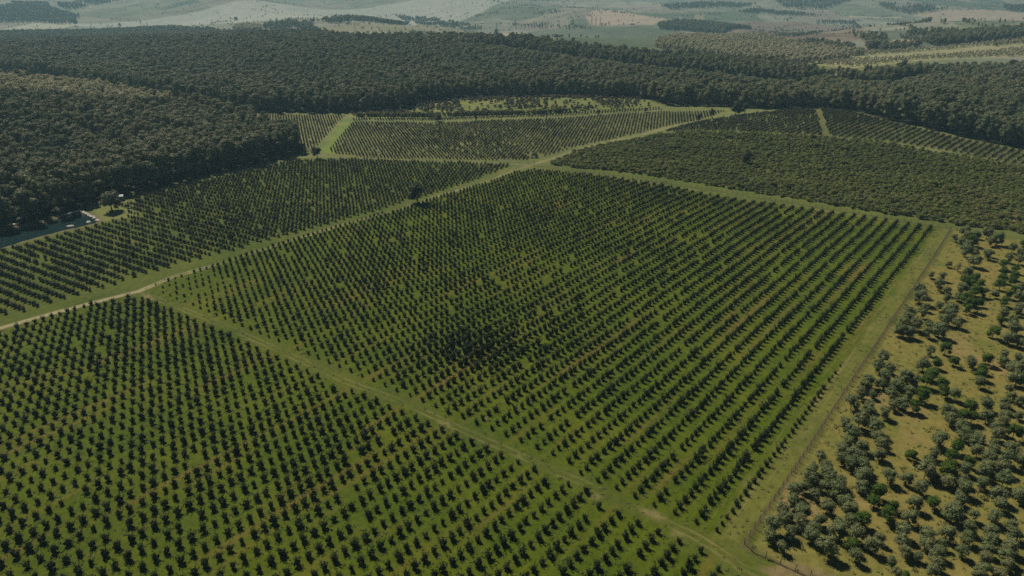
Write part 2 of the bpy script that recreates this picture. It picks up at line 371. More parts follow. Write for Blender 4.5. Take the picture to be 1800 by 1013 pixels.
# ------------------------------------------------------------------ ground sheet
def build_ground():
    r1 = [3, 20, 40, 60]; r = 60.0
    while r < 9000:
        r += max(0.9, 0.0078 * r); r1.append(r)
    rad = np.array(r1)
    fine = np.arange(-52, 52.001, 0.115)
    ang = np.concatenate([fine, np.arange(56, 308, 4)])
    A, RR = np.meshgrid(np.radians(ang), rad)
    X = RR * np.sin(A); Y = RR * np.cos(A)
    x = X.ravel(); y = Y.ravel()
    z = height(x, y)
    nr, na = len(rad), len(ang)
    V = np.stack([x, y, z], 1)
    # centre cap
    V = np.vstack([V, [[0, 0, float(height(np.array([0.0]), np.array([0.0]))[0])]]])
    i = np.arange(nr - 1)[:, None]; j = np.arange(na)[None, :]; j2 = (j + 1) % na
    F = np.stack([i * na + j, (i + 1) * na + j, (i + 1) * na + j2, i * na + j2], -1).reshape(-1, 4)[:, ::-1]
    c = len(V) - 1
    T = np.array([[c, (k + 1) % na, k] for k in range(na)])[:, ::-1][:, ::-1]
    me = bpy.data.meshes.new('ground')
    nl = F.size + T.size
    me.vertices.add(len(V)); me.vertices.foreach_set('co', V.ravel())
    me.loops.add(nl); me.loops.foreach_set('vertex_index', np.concatenate([F.ravel(), T.ravel()]))
    me.polygons.add(len(F) + len(T))
    me.polygons.foreach_set('loop_start', np.concatenate([np.arange(len(F)) * 4, F.size + np.arange(len(T)) * 3]))
    me.update(calc_edges=True)
    me.polygons.foreach_set('use_smooth', np.ones(len(F) + len(T), bool))
    # zone colours
    n = len(V); x = V[:, 0]; y = V[:, 1]
    near = (np.hypot(x, y) < 1300)
    col = np.tile(np.array([0.078, 0.096, 0.014]), (n, 1))
    d = np.hypot(x, y)
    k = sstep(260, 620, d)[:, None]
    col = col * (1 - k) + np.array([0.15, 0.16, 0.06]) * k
    def paint(poly, c, soft=2.0, m0=None):
        P = np.array(poly); b = (x > P[:, 0].min() - 30) & (x < P[:, 0].max() + 30) & (y > P[:, 1].min() - 30) & (y < P[:, 1].max() + 30)
        idx = np.nonzero(b)[0]
        if not len(idx): return
        s_ = poly_sd(x[idx], y[idx], poly) + soft * 1.2 * wob(x[idx], y[idx], 4 + soft * 2)
        a = sstep(soft, -soft, s_)[:, None]
        col[idx] = col[idx] * (1 - a) + np.array(c) * a
    for p_ in (MAIN, BOTTOM): paint(p_, (0.074, 0.098, 0.005))
    paint(LEFT, (0.080, 0.100, 0.016))
    paint(FIELD, (0.14, 0.145, 0.055)); paint(NOOK, (0.17, 0.17, 0.07)); paint(CREST, (0.12, 0.125, 0.045))
    paint(SCRUB, (0.085, 0.095, 0.024), 4)
    paint(MOUND, (0.17, 0.18, 0.055), 5)
    paint(PLANT, (0.178, 0.152, 0.042), 1.5)
    gp_ = (poly_sd(x, y, PLANT) < 0); gk = (sstep(0.25, 0.8, wob(x, y, 9, 2.2)) * gp_ * 0.55)[:, None]; col[:] = col * (1 - gk) + np.array([0.095, 0.115, 0.022]) * gk
    gk = (sstep(0.35, 0.9, wob(x, y, 13, 5.1)) * gp_ * 0.6)[:, None]; col[:] = col * (1 - gk) + np.array([0.235, 0.165, 0.075]) * gk
    paint(ats([(1262, 945), (1650, 402), (1672, 403), (1600, 515), (1480, 697), (1400, 820), (1305, 960)]), (0.120, 0.125, 0.026), 1.5)
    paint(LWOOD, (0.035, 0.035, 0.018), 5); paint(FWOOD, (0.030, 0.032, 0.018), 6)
    paint(ats([(560, 266), (585, 272), (616, 212), (606, 207)]), (0.15, 0.19, 0.045), 2)
    paint(ats([(148, 360), (215, 348), (245, 345), (240, 380), (175, 390)]), (0.15, 0.16, 0.05), 2)
    paint(ats([(925, 291), (965, 292), (1100, 302), (1300, 328), (1500, 364), (1672, 397), (1672, 401), (1500, 378), (1250, 340), (1100, 311), (960, 297)]), (0.10, 0.12, 0.026), 2)
    paint(ats([(1340, 1000), (1380, 985), (1450, 1000), (1480, 1030), (1380, 1035)]), (0.19, 0.145, 0.07), 1)
    for pl in ([(1118, 890), (1150, 898), (1172, 912), (1160, 915), (1128, 902)], [(770, 738), (792, 744), (790, 750), (768, 744)], [(246, 517), (262, 519), (268, 526), (254, 524)],
               [(905, 795), (915, 797), (918, 806), (908, 803)], [(845, 733), (858, 735), (856, 741), (846, 739)], [(1040, 868), (1060, 872), (1052, 880), (1036, 876)],
               [(1185, 930), (1210, 940), (1205, 950), (1180, 940)]):
        paint(ats(pl), (0.18, 0.155, 0.065), 0.8)
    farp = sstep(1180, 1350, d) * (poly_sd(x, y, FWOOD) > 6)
    cols = [
        ([(900, 60), (960, 52), (1000, 49), (1130, 46), (1165, 50), (1230, 61), (1160, 84), (1090, 86), (1000, 75)], (0.060, 0.090, 0.045), 6),
        ([(905, 60), (1000, 76), (1090, 88), (1165, 90), (1260, 100), (1370, 113), (1300, 116), (1200, 101), (1100, 87), (1000, 76), (900, 68)], (0.14, 0.15, 0.07), 6),
        ([(1235, 44), (1310, 37), (1400, 38), (1500, 48), (1530, 68), (1440, 78), (1330, 68), (1250, 56)], (0.17, 0.115, 0.085), 8),
        ([(1290, 60), (1400, 56), (1480, 64), (1400, 70), (1310, 68)], (0.12, 0.085, 0.068), 8),
        ([(100, 41), (350, 20), (440, 0), (900, 0), (850, 22), (600, 34), (440, 40), (300, 45), (140, 47)], (0.37, 0.38, 0.33), 10),  # field paled and greyed, part of the haze put into its colour
        ([(0, 52), (60, 40), (130, 45), (100, 53)], (0.42, 0.42, 0.32), 6),
        ([(540, 50), (640, 43), (740, 41), (800, 50), (845, 60), (720, 58), (560, 60)], (0.20, 0.18, 0.10), 5),
        ([(800, 60), (850, 58), (925, 58), (880, 64), (820, 64)], (0.46, 0.33, 0.23), 3),
        ([(1028, 30), (1070, 18), (1120, 26), (1180, 34), (1150, 44), (1040, 46)], (0.42, 0.32, 0.26), 8),
        ([(1000, 34), (1028, 31), (1038, 46), (1000, 46)], (0.085, 0.115, 0.075), 6),
        ([(1178, 38), (1200, 27), (1196, 40)], (0.32, 0.21, 0.16), 5),
        ([(1215, 40), (1222, 26), (1240, 24), (1236, 40)], (0.27, 0.23, 0.15), 3),
        ([(1262, 37), (1265, 24), (1296, 24), (1292, 36)], (0.10, 0.14, 0.08), 3),
        ([(1600, 27), (1650, 16), (1760, 18), (1830, 26), (1830, 38), (1720, 36), (1630, 32)], (0.36, 0.27, 0.21), 10),
        ([(1568, 70), (1622, 68), (1622, 76), (1575, 80)], (0.44, 0.31, 0.21), 3),
        ([(1640, 64), (1670, 58), (1712, 64), (1680, 68)], (0.48, 0.34, 0.24), 3),
        ([(1755, 47), (1800, 41), (1830, 42), (1830, 48), (1780, 50)], (0.46, 0.34, 0.26), 3),
        ([(1490, 28), (1585, 30), (1582, 33), (1495, 31)], (0.42, 0.36, 0.24), 3),
        ([(1560, 55), (1700, 44), (1830, 46), (1830, 60), (1700, 66)], (0.15, 0.165, 0.09), 6),
        ([(1410, 112), (1450, 100), (1520, 90), (1640, 84), (1720, 76), (1830, 62), (1830, 100), (1700, 104), (1600, 108), (1500, 120)], (0.30, 0.28, 0.14), 6),
    ]
    fmix = farp.copy()
    for pl, c_, soft in cols:
        W = ats(pl); P = np.array(W)
        b_ = (x > P[:, 0].min() - 60) & (x < P[:, 0].max() + 60) & (y > P[:, 1].min() - 60) & (y < P[:, 1].max() + 60) & (poly_sd(x, y, FWOOD) > 4)
        idx = np.nonzero(b_)[0]
        s_ = poly_sd(x[idx], y[idx], W); a = sstep(soft, -soft, s_)[:, None]
        col[idx] = col[idx] * (1 - a) + np.array(c_) * a
        fmix[idx] = fmix[idx] * (1 - 0.66 * a[:, 0])
    # pond bed and bank
    m = (x < -170) & (x > -520) & (y > 250) & (y < 430); idx = np.nonzero(m)[0]
    s_ = poly_sd(x[idx], y[idx], POND)
    a = sstep(4.0, 0.5, s_ + wob(x[idx], y[idx], 3))[:, None]; col[idx] = col[idx] * (1 - a) + np.array([0.15, 0.115, 0.065]) * a
    a = sstep(-1.0, -3.0, s_)[:, None]; col[idx] = col[idx] * (1 - a) + np.array([0.02, 0.025, 0.02]) * a
    def fattr(name, data):
        at_ = me.attributes.new(name, 'FLOAT', 'POINT'); at_.data.foreach_set('value', data.astype(np.float32))
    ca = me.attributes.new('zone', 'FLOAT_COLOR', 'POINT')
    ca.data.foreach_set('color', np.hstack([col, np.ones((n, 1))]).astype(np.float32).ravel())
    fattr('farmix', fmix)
    big = np.full(n, 99.0)
    def dist(line):
        out = big.copy(); s2 = np.zeros(n); idx = np.nonzero(near)[0]
        a_, s_ = line_sd(x[idx], y[idx], line); out[idx] = a_; s2[idx] = s_; return out, s2
    dtr, s_tr = dist(TRACK); fattr('d_track', dtr)
    L0 = line_sd(np.array([at(245, 512)[0]]), np.array([at(245, 512)[1]]), TRACK)[1][0]
    fattr('dirt', sstep(L0 + 22, L0 - 4, s_tr) * 0.7)
    fattr('d_cross', dist(CROSS)[0]); fattr('d_lane', dist(LANE2)[0])
    df, sf = dist(FENCE); fattr('d_fence', df); fattr('s_fence', sf)
    rc = np.zeros((n, 3))
    for lat, polys in ((LAT_MAIN, (MAIN, BOTTOM)), (LAT_LEFT, (LEFT,)), (LAT_FIELD, (FIELD,)), (LAT_CREST, (CREST,))):
        (ox, oy), a_, b_ = lat
        Mi = np.linalg.inv(np.array([a_, b_]).T)
        q = Mi @ np.stack([x - ox, y - oy])
        sdm = np.minimum.reduce([poly_sd(x, y, p_) for p_ in polys])
        msk = sstep(2.0, -1.0, sdm)
        own = sdm < 12
        rc[own, 0] = q[0][own] * 2.84; rc[own, 1] = q[1][own] + 0.0; rc[own, 2] = msk[own] * (1 if lat is LAT_MAIN else 0.5)
    ra = me.attributes.new('rowcoord', 'FLOAT_VECTOR', 'POINT'); ra.data.foreach_set('vector', rc.astype(np.float32).ravel())
    me.materials.append(ground_material())
    o = bpy.data.objects.new('ground', me); scene.collection.objects.link(o); o['kind'] = 'structure'
    return o
build_ground()

# ------------------------------------------------------------------ mesh builders
def mesh_from(name, V, F, mats, mi=None, smooth=False):
    me = bpy.data.meshes.new(name); me.from_pydata([tuple(v) for v in V], [], [tuple(f) for f in F])
    for m in mats: me.materials.append(m)
    if mi is not None: me.polygons.foreach_set('material_index', np.array(mi, np.int32))
    if smooth: me.polygons.foreach_set('use_smooth', np.ones(len(me.polygons), bool))
    me.update(); return me

def leaves(rs, centers, outward, size, flat_=0.38):
    """one bent leaf-clump quad per centre, turned roughly outward"""
    V = []; F = []
    for c, o in zip(centers, outward):
        nrm = o + rs.normal(0, flat_, 3); nrm /= np.linalg.norm(nrm) + 1e-9
        a = np.cross(nrm, rs.normal(0, 1, 3)); a /= np.linalg.norm(a) + 1e-9
        b = np.cross(nrm, a); s = size * rs.uniform(0.6, 1.35); k = s * rs.uniform(0.5, 0.9)
        i = len(V)
        V += [c - a * s * 0.5, c + b * k * 0.5 + nrm * s * 0.12, c + a * s * 0.5, c - b * k * 0.5 + nrm * s * 0.1]
        F.append((i, i + 1, i + 2, i + 3))
    return V, F

def blob(rs, c, r, seg=7, rings=4):
    V = []; F = []
    for i in range(rings + 1):
        th = math.pi * i / rings
        for j in range(seg):
            ph = 2 * math.pi * (j + 0.5 * (i % 2)) / seg
            k = rs.uniform(0.82, 1.12)
            V.append(np.array([c[0] + r[0] * k * math.sin(th) * math.cos(ph), c[1] + r[1] * k * math.sin(th) * math.sin(ph), c[2] + r[2] * k * math.cos(th)]))
    for i in range(rings):
        for j in range(seg):
            j2 = (j + 1) % seg
            F.append((i * seg + j, (i + 1) * seg + j, (i + 1) * seg + j2, i * seg + j2))
    return V, F

def tube(pts, rad, seg=5):
    V = []; F = []
    for k, (p, r) in enumerate(zip(pts, rad)):
        for j in range(seg):
            a = 2 * math.pi * j / seg
            V.append(np.array([p[0] + r * math.cos(a), p[1] + r * math.sin(a), p[2]]))
    for k in range(len(pts) - 1):
        for j in range(seg):
            j2 = (j + 1) % seg
            F.append((k * seg + j, k * seg + j2, (k + 1) * seg + j2, (k + 1) * seg + j))
    return V, F

class Geo:
    def __init__(s): s.V = []; s.F = []
    def add(s, VF):
        o = len(s.V); s.V += VF[0]; s.F += [tuple(i + o for i in f) for f in VF[1]]

def lobed_crown(rs, base, top, rad, nlobe, nleaf, size, core=0.72):
    """crown of several uneven lobes round a vertical axis, clothed in leaf clumps"""
    g = Geo(); lobes = []
    H = top - base
    for i in range(nlobe):
        t = rs.uniform(0.12, 0.95) if i else 0.72
        rr = rad * (1.0 - 0.75 * abs(t - 0.42) ** 1.3)
        a = rs.uniform(0, 2 * math.pi) if i else 0
        off = rr * rs.uniform(0.35, 0.62) if i else 0
        lr = rr * rs.uniform(0.34, 0.58) if i else rad * 0.62
        lobes.append((np.array([off * math.cos(a), off * math.sin(a), base + H * t]), np.array([lr, lr, lr * rs.uniform(0.75, 1.0)])))
    for c, r in lobes: g.add(blob(rs, c, r * core))
    wgt = np.array([r[0] ** 2 for c, r in lobes]); wgt /= wgt.sum()
    C = []; O = []
    for i in rs.choice(len(lobes), nleaf, p=wgt):
        c, r = lobes[i]; d = rs.normal(0, 1, 3); d /= np.linalg.norm(d)
        if d[2] < -0.5: d[2] *= -1
        C.append(c + d * r * rs.uniform(0.82, 1.16)); O.append(d + np.array([0, 0, 0.35]))
    g.add(leaves(rs, C, O, size))
    return g

def tree_parts(rs, H, rad, base, nlobe, nleaf, size, trunk_r, core=0.72):
    g = lobed_crown(rs, base, H, rad, nlobe, nleaf, size, core)
    t = Geo()
    bend = rs.normal(0, 0.04 * H, 2)
    t.add(tube([(0, 0, -0.4), (0, 0, 0.15 * H), (bend[0] * .5, bend[1] * .5, 0.45 * H), (bend[0], bend[1], 0.75 * H)], [trunk_r * 1.35, trunk_r, trunk_r * .7, trunk_r * .3]))
    for k in range(4):
        a = rs.uniform(0, 6.28); z0 = rs.uniform(0.25, 0.5) * H; L = rad * rs.uniform(0.5, 0.85)
        t.add(tube([(0, 0, z0), (L * math.cos(a) * .6, L * math.sin(a) * .6, z0 + .22 * H), (L * math.cos(a), L * math.sin(a), z0 + .4 * H)], [trunk_r * .5, trunk_r * .35, trunk_r * .12], 4))
    return g, t

def hazel_parts(rs, nleaf=150):
    """young hazel: a goblet of shoots from near the ground, spiky leafy top"""
    g = Geo(); t = Geo(); C = []; O = []
    ns = rs.integers(7, 10)
    tips = []
    for k in range(ns):
        a = 2 * math.pi * k / ns + rs.uniform(-.3, .3); tilt = rs.uniform(0.1, 0.72)
        L = rs.uniform(1.7, 2.75) * (1 - 0.2 * tilt)
        d = np.array([math.sin(tilt) * math.cos(a), math.sin(tilt) * math.sin(a), math.cos(tilt)])
        tips.append((d, L))
        p = [np.array([0, 0, -0.1]), d * L * 0.5, d * L * 0.95]
        t.add(tube(p, [0.05, 0.03, 0.012], 3))
    for k in range(nleaf):
        d, L = tips[rs.integers(0, ns)]; s = rs.uniform(0.22, 1.06)
        w_ = 0.50 * (1.15 - 0.7 * s) + 0.08
        o = rs.normal(0, 1, 3); o /= np.linalg.norm(o)
        C.append(d * L * s + o * w_ * rs.uniform(0.6, 1.1)); O.append(o + np.array([0, 0, 0.5]))
    for d, L in tips: g.add(blob(rs, d * L * 0.48, (0.34, 0.34, 0.62), 5, 3))
    g.add(blob(rs, (0, 0, 1.1), (0.62, 0.62, 0.85), 6, 3))
    g.add(leaves(rs, C, O, 0.30, 0.5))
    return g, t

class Kind: pass
def make_kind(name, fn, leafmat, n, barkmat=M_BARK, seed=0):
    k = Kind(); k.crown = []; k.trunk = []; k.coll = bpy.data.collections.new('source_' + name)
    for i in range(n):
        g, t = fn(np.random.default_rng(seed + i))
        k.crown.append(mesh_from(name + '_crown', g.V, g.F, [leafmat]))
        k.trunk.append(mesh_from(name + '_trunk', t.V, t.F, [barkmat], smooth=True))
        both = Geo(); both.add((g.V, g.F)); nf = len(g.F); both.add((t.V, t.F))
        me = mesh_from(name, both.V, both.F, [leafmat, barkmat], [0] * nf + [1] * len(t.F))
        k.coll.objects.link(bpy.data.objects.new(name + '_%02d' % i, me))
    k.n = n; return k

K_HAZEL = make_kind('hazel', lambda r: hazel_parts(r, 280), M_HAZEL, 12, seed=10)
K_HAZEL2 = make_kind('orchard_bush', lambda r: hazel_parts(r, 200), M_HAZEL_LIT, 8, seed=10)
K_OLIVE = make_kind('grey_tree', lambda r: tree_parts(r, 4.0, 2.15, 0.6, 12, 950, 0.29, 0.10), M_OLIVE, 8, seed=30)
K_GREEN = make_kind('green_tree', lambda r: tree_parts(r, 4.0, 2.15, 0.6, 12, 850, 0.32, 0.10), M_GREEN, 6, seed=50)
K_BROWN = make_kind('brown_tree', lambda r: tree_parts(r, 3.4, 1.7, 0.7, 7, 130, 0.36, 0.10, 0.35), M_BROWN, 2, seed=60)
K_WOOD = make_kind('woodland_tree', lambda r: tree_parts(r, 21, 5.0, 4.5, 12, 1050, 0.80, 0.32), M_WOOD, 9, seed=70)
K_PALE = make_kind('pale_tree', lambda r: tree_parts(r, 17, 4.6, 3.0, 10, 600, 0.95, 0.3), M_PALE, 5, seed=90)
K_SCRUB = make_kind('scrub', lambda r: tree_parts(r, 3.0, 2.1, 0.0, 7, 260, 0.42, 0.05), M_SCRUB, 7, seed=110)
K_LONE = make_kind('lone_tree', lambda r: tree_parts(r, 10, 4.7, 0.8, 13, 1000, 0.7, 0.3), M_LONE, 4, seed=150)
K_POND = make_kind('pondside_tree', lambda r: tree_parts(r, 10, 4.7, 1.2, 13, 900, 0.75, 0.3), M_POND_LIT, 2, seed=170)
K_THICK = make_kind('thicket', lambda r: tree_parts(r, 3.2, 2.6, 0.0, 6, 90, 0.75, 0.05), M_THICK, 5, seed=130)

# ------------------------------------------------------------------ instancing of uncountable stuff
def gn_group(coll):
    ng = bpy.data.node_groups.new('scatter_' + coll.name, 'GeometryNodeTree')
    ng.interface.new_socket('Geometry', in_out='INPUT', socket_type='NodeSocketGeometry')
    ng.interface.new_socket('Geometry', in_out='OUTPUT', socket_type='NodeSocketGeometry')
    gi = ng.nodes.new('NodeGroupInput'); go = ng.nodes.new('NodeGroupOutput')
    ip = ng.nodes.new('GeometryNodeInstanceOnPoints')
    ci = ng.nodes.new('GeometryNodeCollectionInfo'); ci.inputs[0].default_value = coll
    ci.inputs['Separate Children'].default_value = True; ci.inputs['Reset Children'].default_value = True
    ip.inputs['Pick Instance'].default_value = True
    def na(n, t):
        a = ng.nodes.new('GeometryNodeInputNamedAttribute'); a.data_type = t; a.inputs[0].default_value = n; return a.outputs[0]
    L = ng.links.new
    L(gi.outputs[0], ip.inputs['Points']); L(ci.outputs[0], ip.inputs['Instance'])
    L(na('vi', 'INT'), ip.inputs['Instance Index'])
    eu = ng.nodes.new('FunctionNodeEulerToRotation'); L(na('rot', 'FLOAT_VECTOR'), eu.inputs[0]); L(eu.outputs[0], ip.inputs['Rotation'])
    L(na('scl', 'FLOAT_VECTOR'), ip.inputs['Scale'])
    L(ip.outputs[0], go.inputs[0])
    return ng
_gn = {}
def stuff(name, label, cat, kind, X, Y, Z, S, SZ=None):
    n = len(X)
    me = bpy.data.meshes.new(name); me.vertices.add(n)
    me.vertices.foreach_set('co', np.stack([X, Y, Z], 1).astype(np.float32).ravel())
    a = me.attributes.new('vi', 'INT', 'POINT'); a.data.foreach_set('value', rng.integers(0, kind.n, n).astype(np.int32))
    rot = np.zeros((n, 3)); rot[:, 2] = rng.uniform(0, 6.283, n); rot[:, :2] = rng.normal(0, 0.05, (n, 2))
    a = me.attributes.new('rot', 'FLOAT_VECTOR', 'POINT'); a.data.foreach_set('vector', rot.astype(np.float32).ravel())
    SZ = S if SZ is None else SZ
    a = me.attributes.new('scl', 'FLOAT_VECTOR', 'POINT'); a.data.foreach_set('vector', np.stack([S, S, SZ], 1).astype(np.float32).ravel())
    me.update()
    o = bpy.data.objects.new(name, me); scene.collection.objects.link(o)
    if id(kind) not in _gn: _gn[id(kind)] = gn_group(kind.coll)
    md = o.modifiers.new('scatter', 'NODES'); md.node_group = _gn[id(kind)]
    o['kind'] = 'stuff'; o['label'] = label; o['category'] = cat
    return o

# ------------------------------------------------------------------ things
def tag(o, label, cat, group=None):
    o['label'] = label; o['category'] = cat
    if group: o['group'] = group
    return o
def empty(name, loc, rz=0.0, s=1.0, sz=None):
    o = bpy.data.objects.new(name, None); scene.collection.objects.link(o)
    o.location = loc; o.rotation_euler = (0, 0, rz); o.scale = (s, s, sz if sz else s); o.empty_display_size = 0.5
    return o
def part(name, me, parent):
    o = bpy.data.objects.new(name, me); scene.collection.objects.link(o); o.parent = parent; return o
proto = {}
def plant_thing(name, kind, x, y, z, s, label, cat, group, sz=None, rz=None):
    v = int(rng.integers(0, kind.n))
    e = empty(name, (float(x), float(y), float(z)), float(rng.uniform(0, 6.28)) if rz is None else rz, float(s), float(sz) if sz else None)
    key = (id(kind), v)
    if key not in proto:
        proto[key] = (part('crown', kind.crown[v], e), part('trunk', kind.trunk[v], e))
    else:
        for src in proto[key]:
            c = src.copy(); scene.collection.objects.link(c); c.parent = e
    tag(e, label, cat, group); return e

ONES = ['', 'first', 'second', 'third', 'fourth', 'fifth', 'sixth', 'seventh', 'eighth', 'ninth', 'tenth', 'eleventh', 'twelfth', 'thirteenth',
        'fourteenth', 'fifteenth', 'sixteenth', 'seventeenth', 'eighteenth', 'nineteenth']
TENS = ['', '', 'twenty', 'thirty', 'forty', 'fifty', 'sixty', 'seventy', 'eighty', 'ninety']
TENTH = {20: 'twentieth', 30: 'thirtieth', 40: 'fortieth', 50: 'fiftieth', 60: 'sixtieth', 70: 'seventieth', 80: 'eightieth', 90: 'ninetieth'}
def ordw(n):
    if n < 20: return ONES[n]
    if n > 99: return str(n) + 'th'
    return TENTH[n] if n % 10 == 0 else TENS[n // 10] + '-' + ONES[n % 10]

def in_frame(X, Y, Z, m=0):
    u, v, d = project(X, Y, Z)
    return (d > 0) & (u > -m) & (u < 1800 + m) & (v > -m) & (v < 1013 + m)

# --- orchard trees -----------------------------------------------------------
OX = []
for nm, lat, poly in (('bottom', LAT_MAIN, BOTTOM), ('main', LAT_MAIN, MAIN), ('left', LAT_LEFT, LEFT), ('field', LAT_FIELD, FIELD),
                      ('strip', LAT_FIELD, STRIP), ('nook', LAT_FIELD, NOOK), ('crest', LAT_CREST, CREST)):
    X, Y, I, J, E_ = lattice(lat, poly)
    keep = rng.random(X.size) > 0.025
    if nm == 'crest': keep &= poly_sd(X, Y, LANE) > 0.5
    if nm in ('left', 'field'):
        for (u, v, rr) in ((728, 352, 5), (940, 274, 7)):
            c = at(u, v); keep &= np.hypot(X - c[0], Y - c[1]) > rr
    S = 0.93 + 0.11 * wob(X, Y, 23, 1.0) + rng.normal(0, 0.11, X.size)
    if nm == 'main':
        cx, cy_ = at(822, 612); S += 0.50 * np.exp(-(((X - cx) / 13.0) ** 2 + ((Y - cy_) / 9.0) ** 2) / 2)
        cx, cy_ = at(300, 520); S -= 0.42 * np.exp(-((X - cx) ** 2 + (Y - cy_) ** 2) / (2 * 20.0 ** 2))
        keep &= ~((np.hypot(X - cx, Y - cy_) < 24) & (rng.random(X.size) < 0.3))
        S *= 1 - 0.35 * sstep(5, 0, E_)
    else: S *= 1 - 0.2 * sstep(4, 0, E_)
    if nm in ('left', 'field', 'crest', 'nook', 'strip'): S *= 1.05
    if nm in ('nook', 'field', 'strip'): S *= 0.85
    S = np.clip(S, 0.4, 1.6)
    for k in np.nonzero(keep)[0]: OX.append((nm, X[k], Y[k], I[k], J[k], S[k]))
names = np.array([o[0] for o in OX]); A = np.array([o[1:] for o in OX])
Z = height(A[:, 0], A[:, 1])
vis = in_frame(A[:, 0], A[:, 1], Z + 1.2, 12)
wide = in_frame(A[:, 0], A[:, 1], Z, 420)
dist = np.sqrt(A[:, 0] ** 2 + A[:, 1] ** 2 + (CAM_H - Z) ** 2)
seen = in_frame(A[:, 0], A[:, 1], Z + 1.2, -4)
order = np.argsort(np.where(seen, dist / A[:, 4] ** 0.3, 1e9))[:300]
ind = np.zeros(len(A), bool); ind[order] = True
# rows are counted from the right of the lower block, trees along a row from the crossing track (its far end)
bot = (names == 'bottom')
jmin = int(A[bot & seen][:, 3].min())
rowtrees = {}
for k in np.nonzero(bot)[0]: rowtrees.setdefault(int(A[k, 3]), []).append((-A[k, 2], k))
rank = {}
for j, l in rowtrees.items():
    for q, (_, k) in enumerate(sorted(l)): rank[k] = q + 1
mainrows = {}
for k in np.nonzero(names == 'main')[0]: mainrows.setdefault(int(A[k, 3]), []).append((A[k, 2], k))
jm = min(mainrows)
for j, l in mainrows.items():
    for q, (_, k) in enumerate(sorted(l)): rank[k] = q + 1
for k in order:
    x, y, s = A[k, 0], A[k, 1], A[k, 4]
    sz_ = 'small' if s < 0.88 else ('broad' if s > 1.12 else 'dark')
    if bot[k]:
        lab = '%s orchard tree, %s below the crossing track in the %s row from the right' % (sz_, ordw(rank[k]), ordw(int(A[k, 3]) - jmin + 1))
    else:
        lab = '%s orchard tree, %s above the crossing track in the %s row from the fence' % (sz_, ordw(rank[k]), ordw(int(A[k, 3]) - jm + 1))
    plant_thing('orchard_tree', K_HAZEL, x, y, Z[k], s, lab, 'orchard tree', 'orchard trees planted in rows on the grass')
rest = wide & ~ind
for nm, lab in (('bottom', 'dark young orchard trees in rows below the crossing track'), ('main', 'dark young orchard trees in rows filling the large middle field'),
                ('left', 'dark orchard trees in rows between the dirt track and the left wood'), ('field', 'small orchard trees in rows beyond the lone round tree'),
                ('strip', 'thin strip of orchard trees below the scrubby mound'), ('nook', 'orchard rows tucked between the left wood and the green lane'),
                ('crest', 'orchard rows over the low hill in front of the right wood')):
    m = rest & (names == nm)
    if m.any(): stuff('orchard_rows', lab, 'orchard', K_HAZEL if nm in ('bottom', 'main') else K_HAZEL2, A[m, 0], A[m, 1], Z[m], A[m, 4])

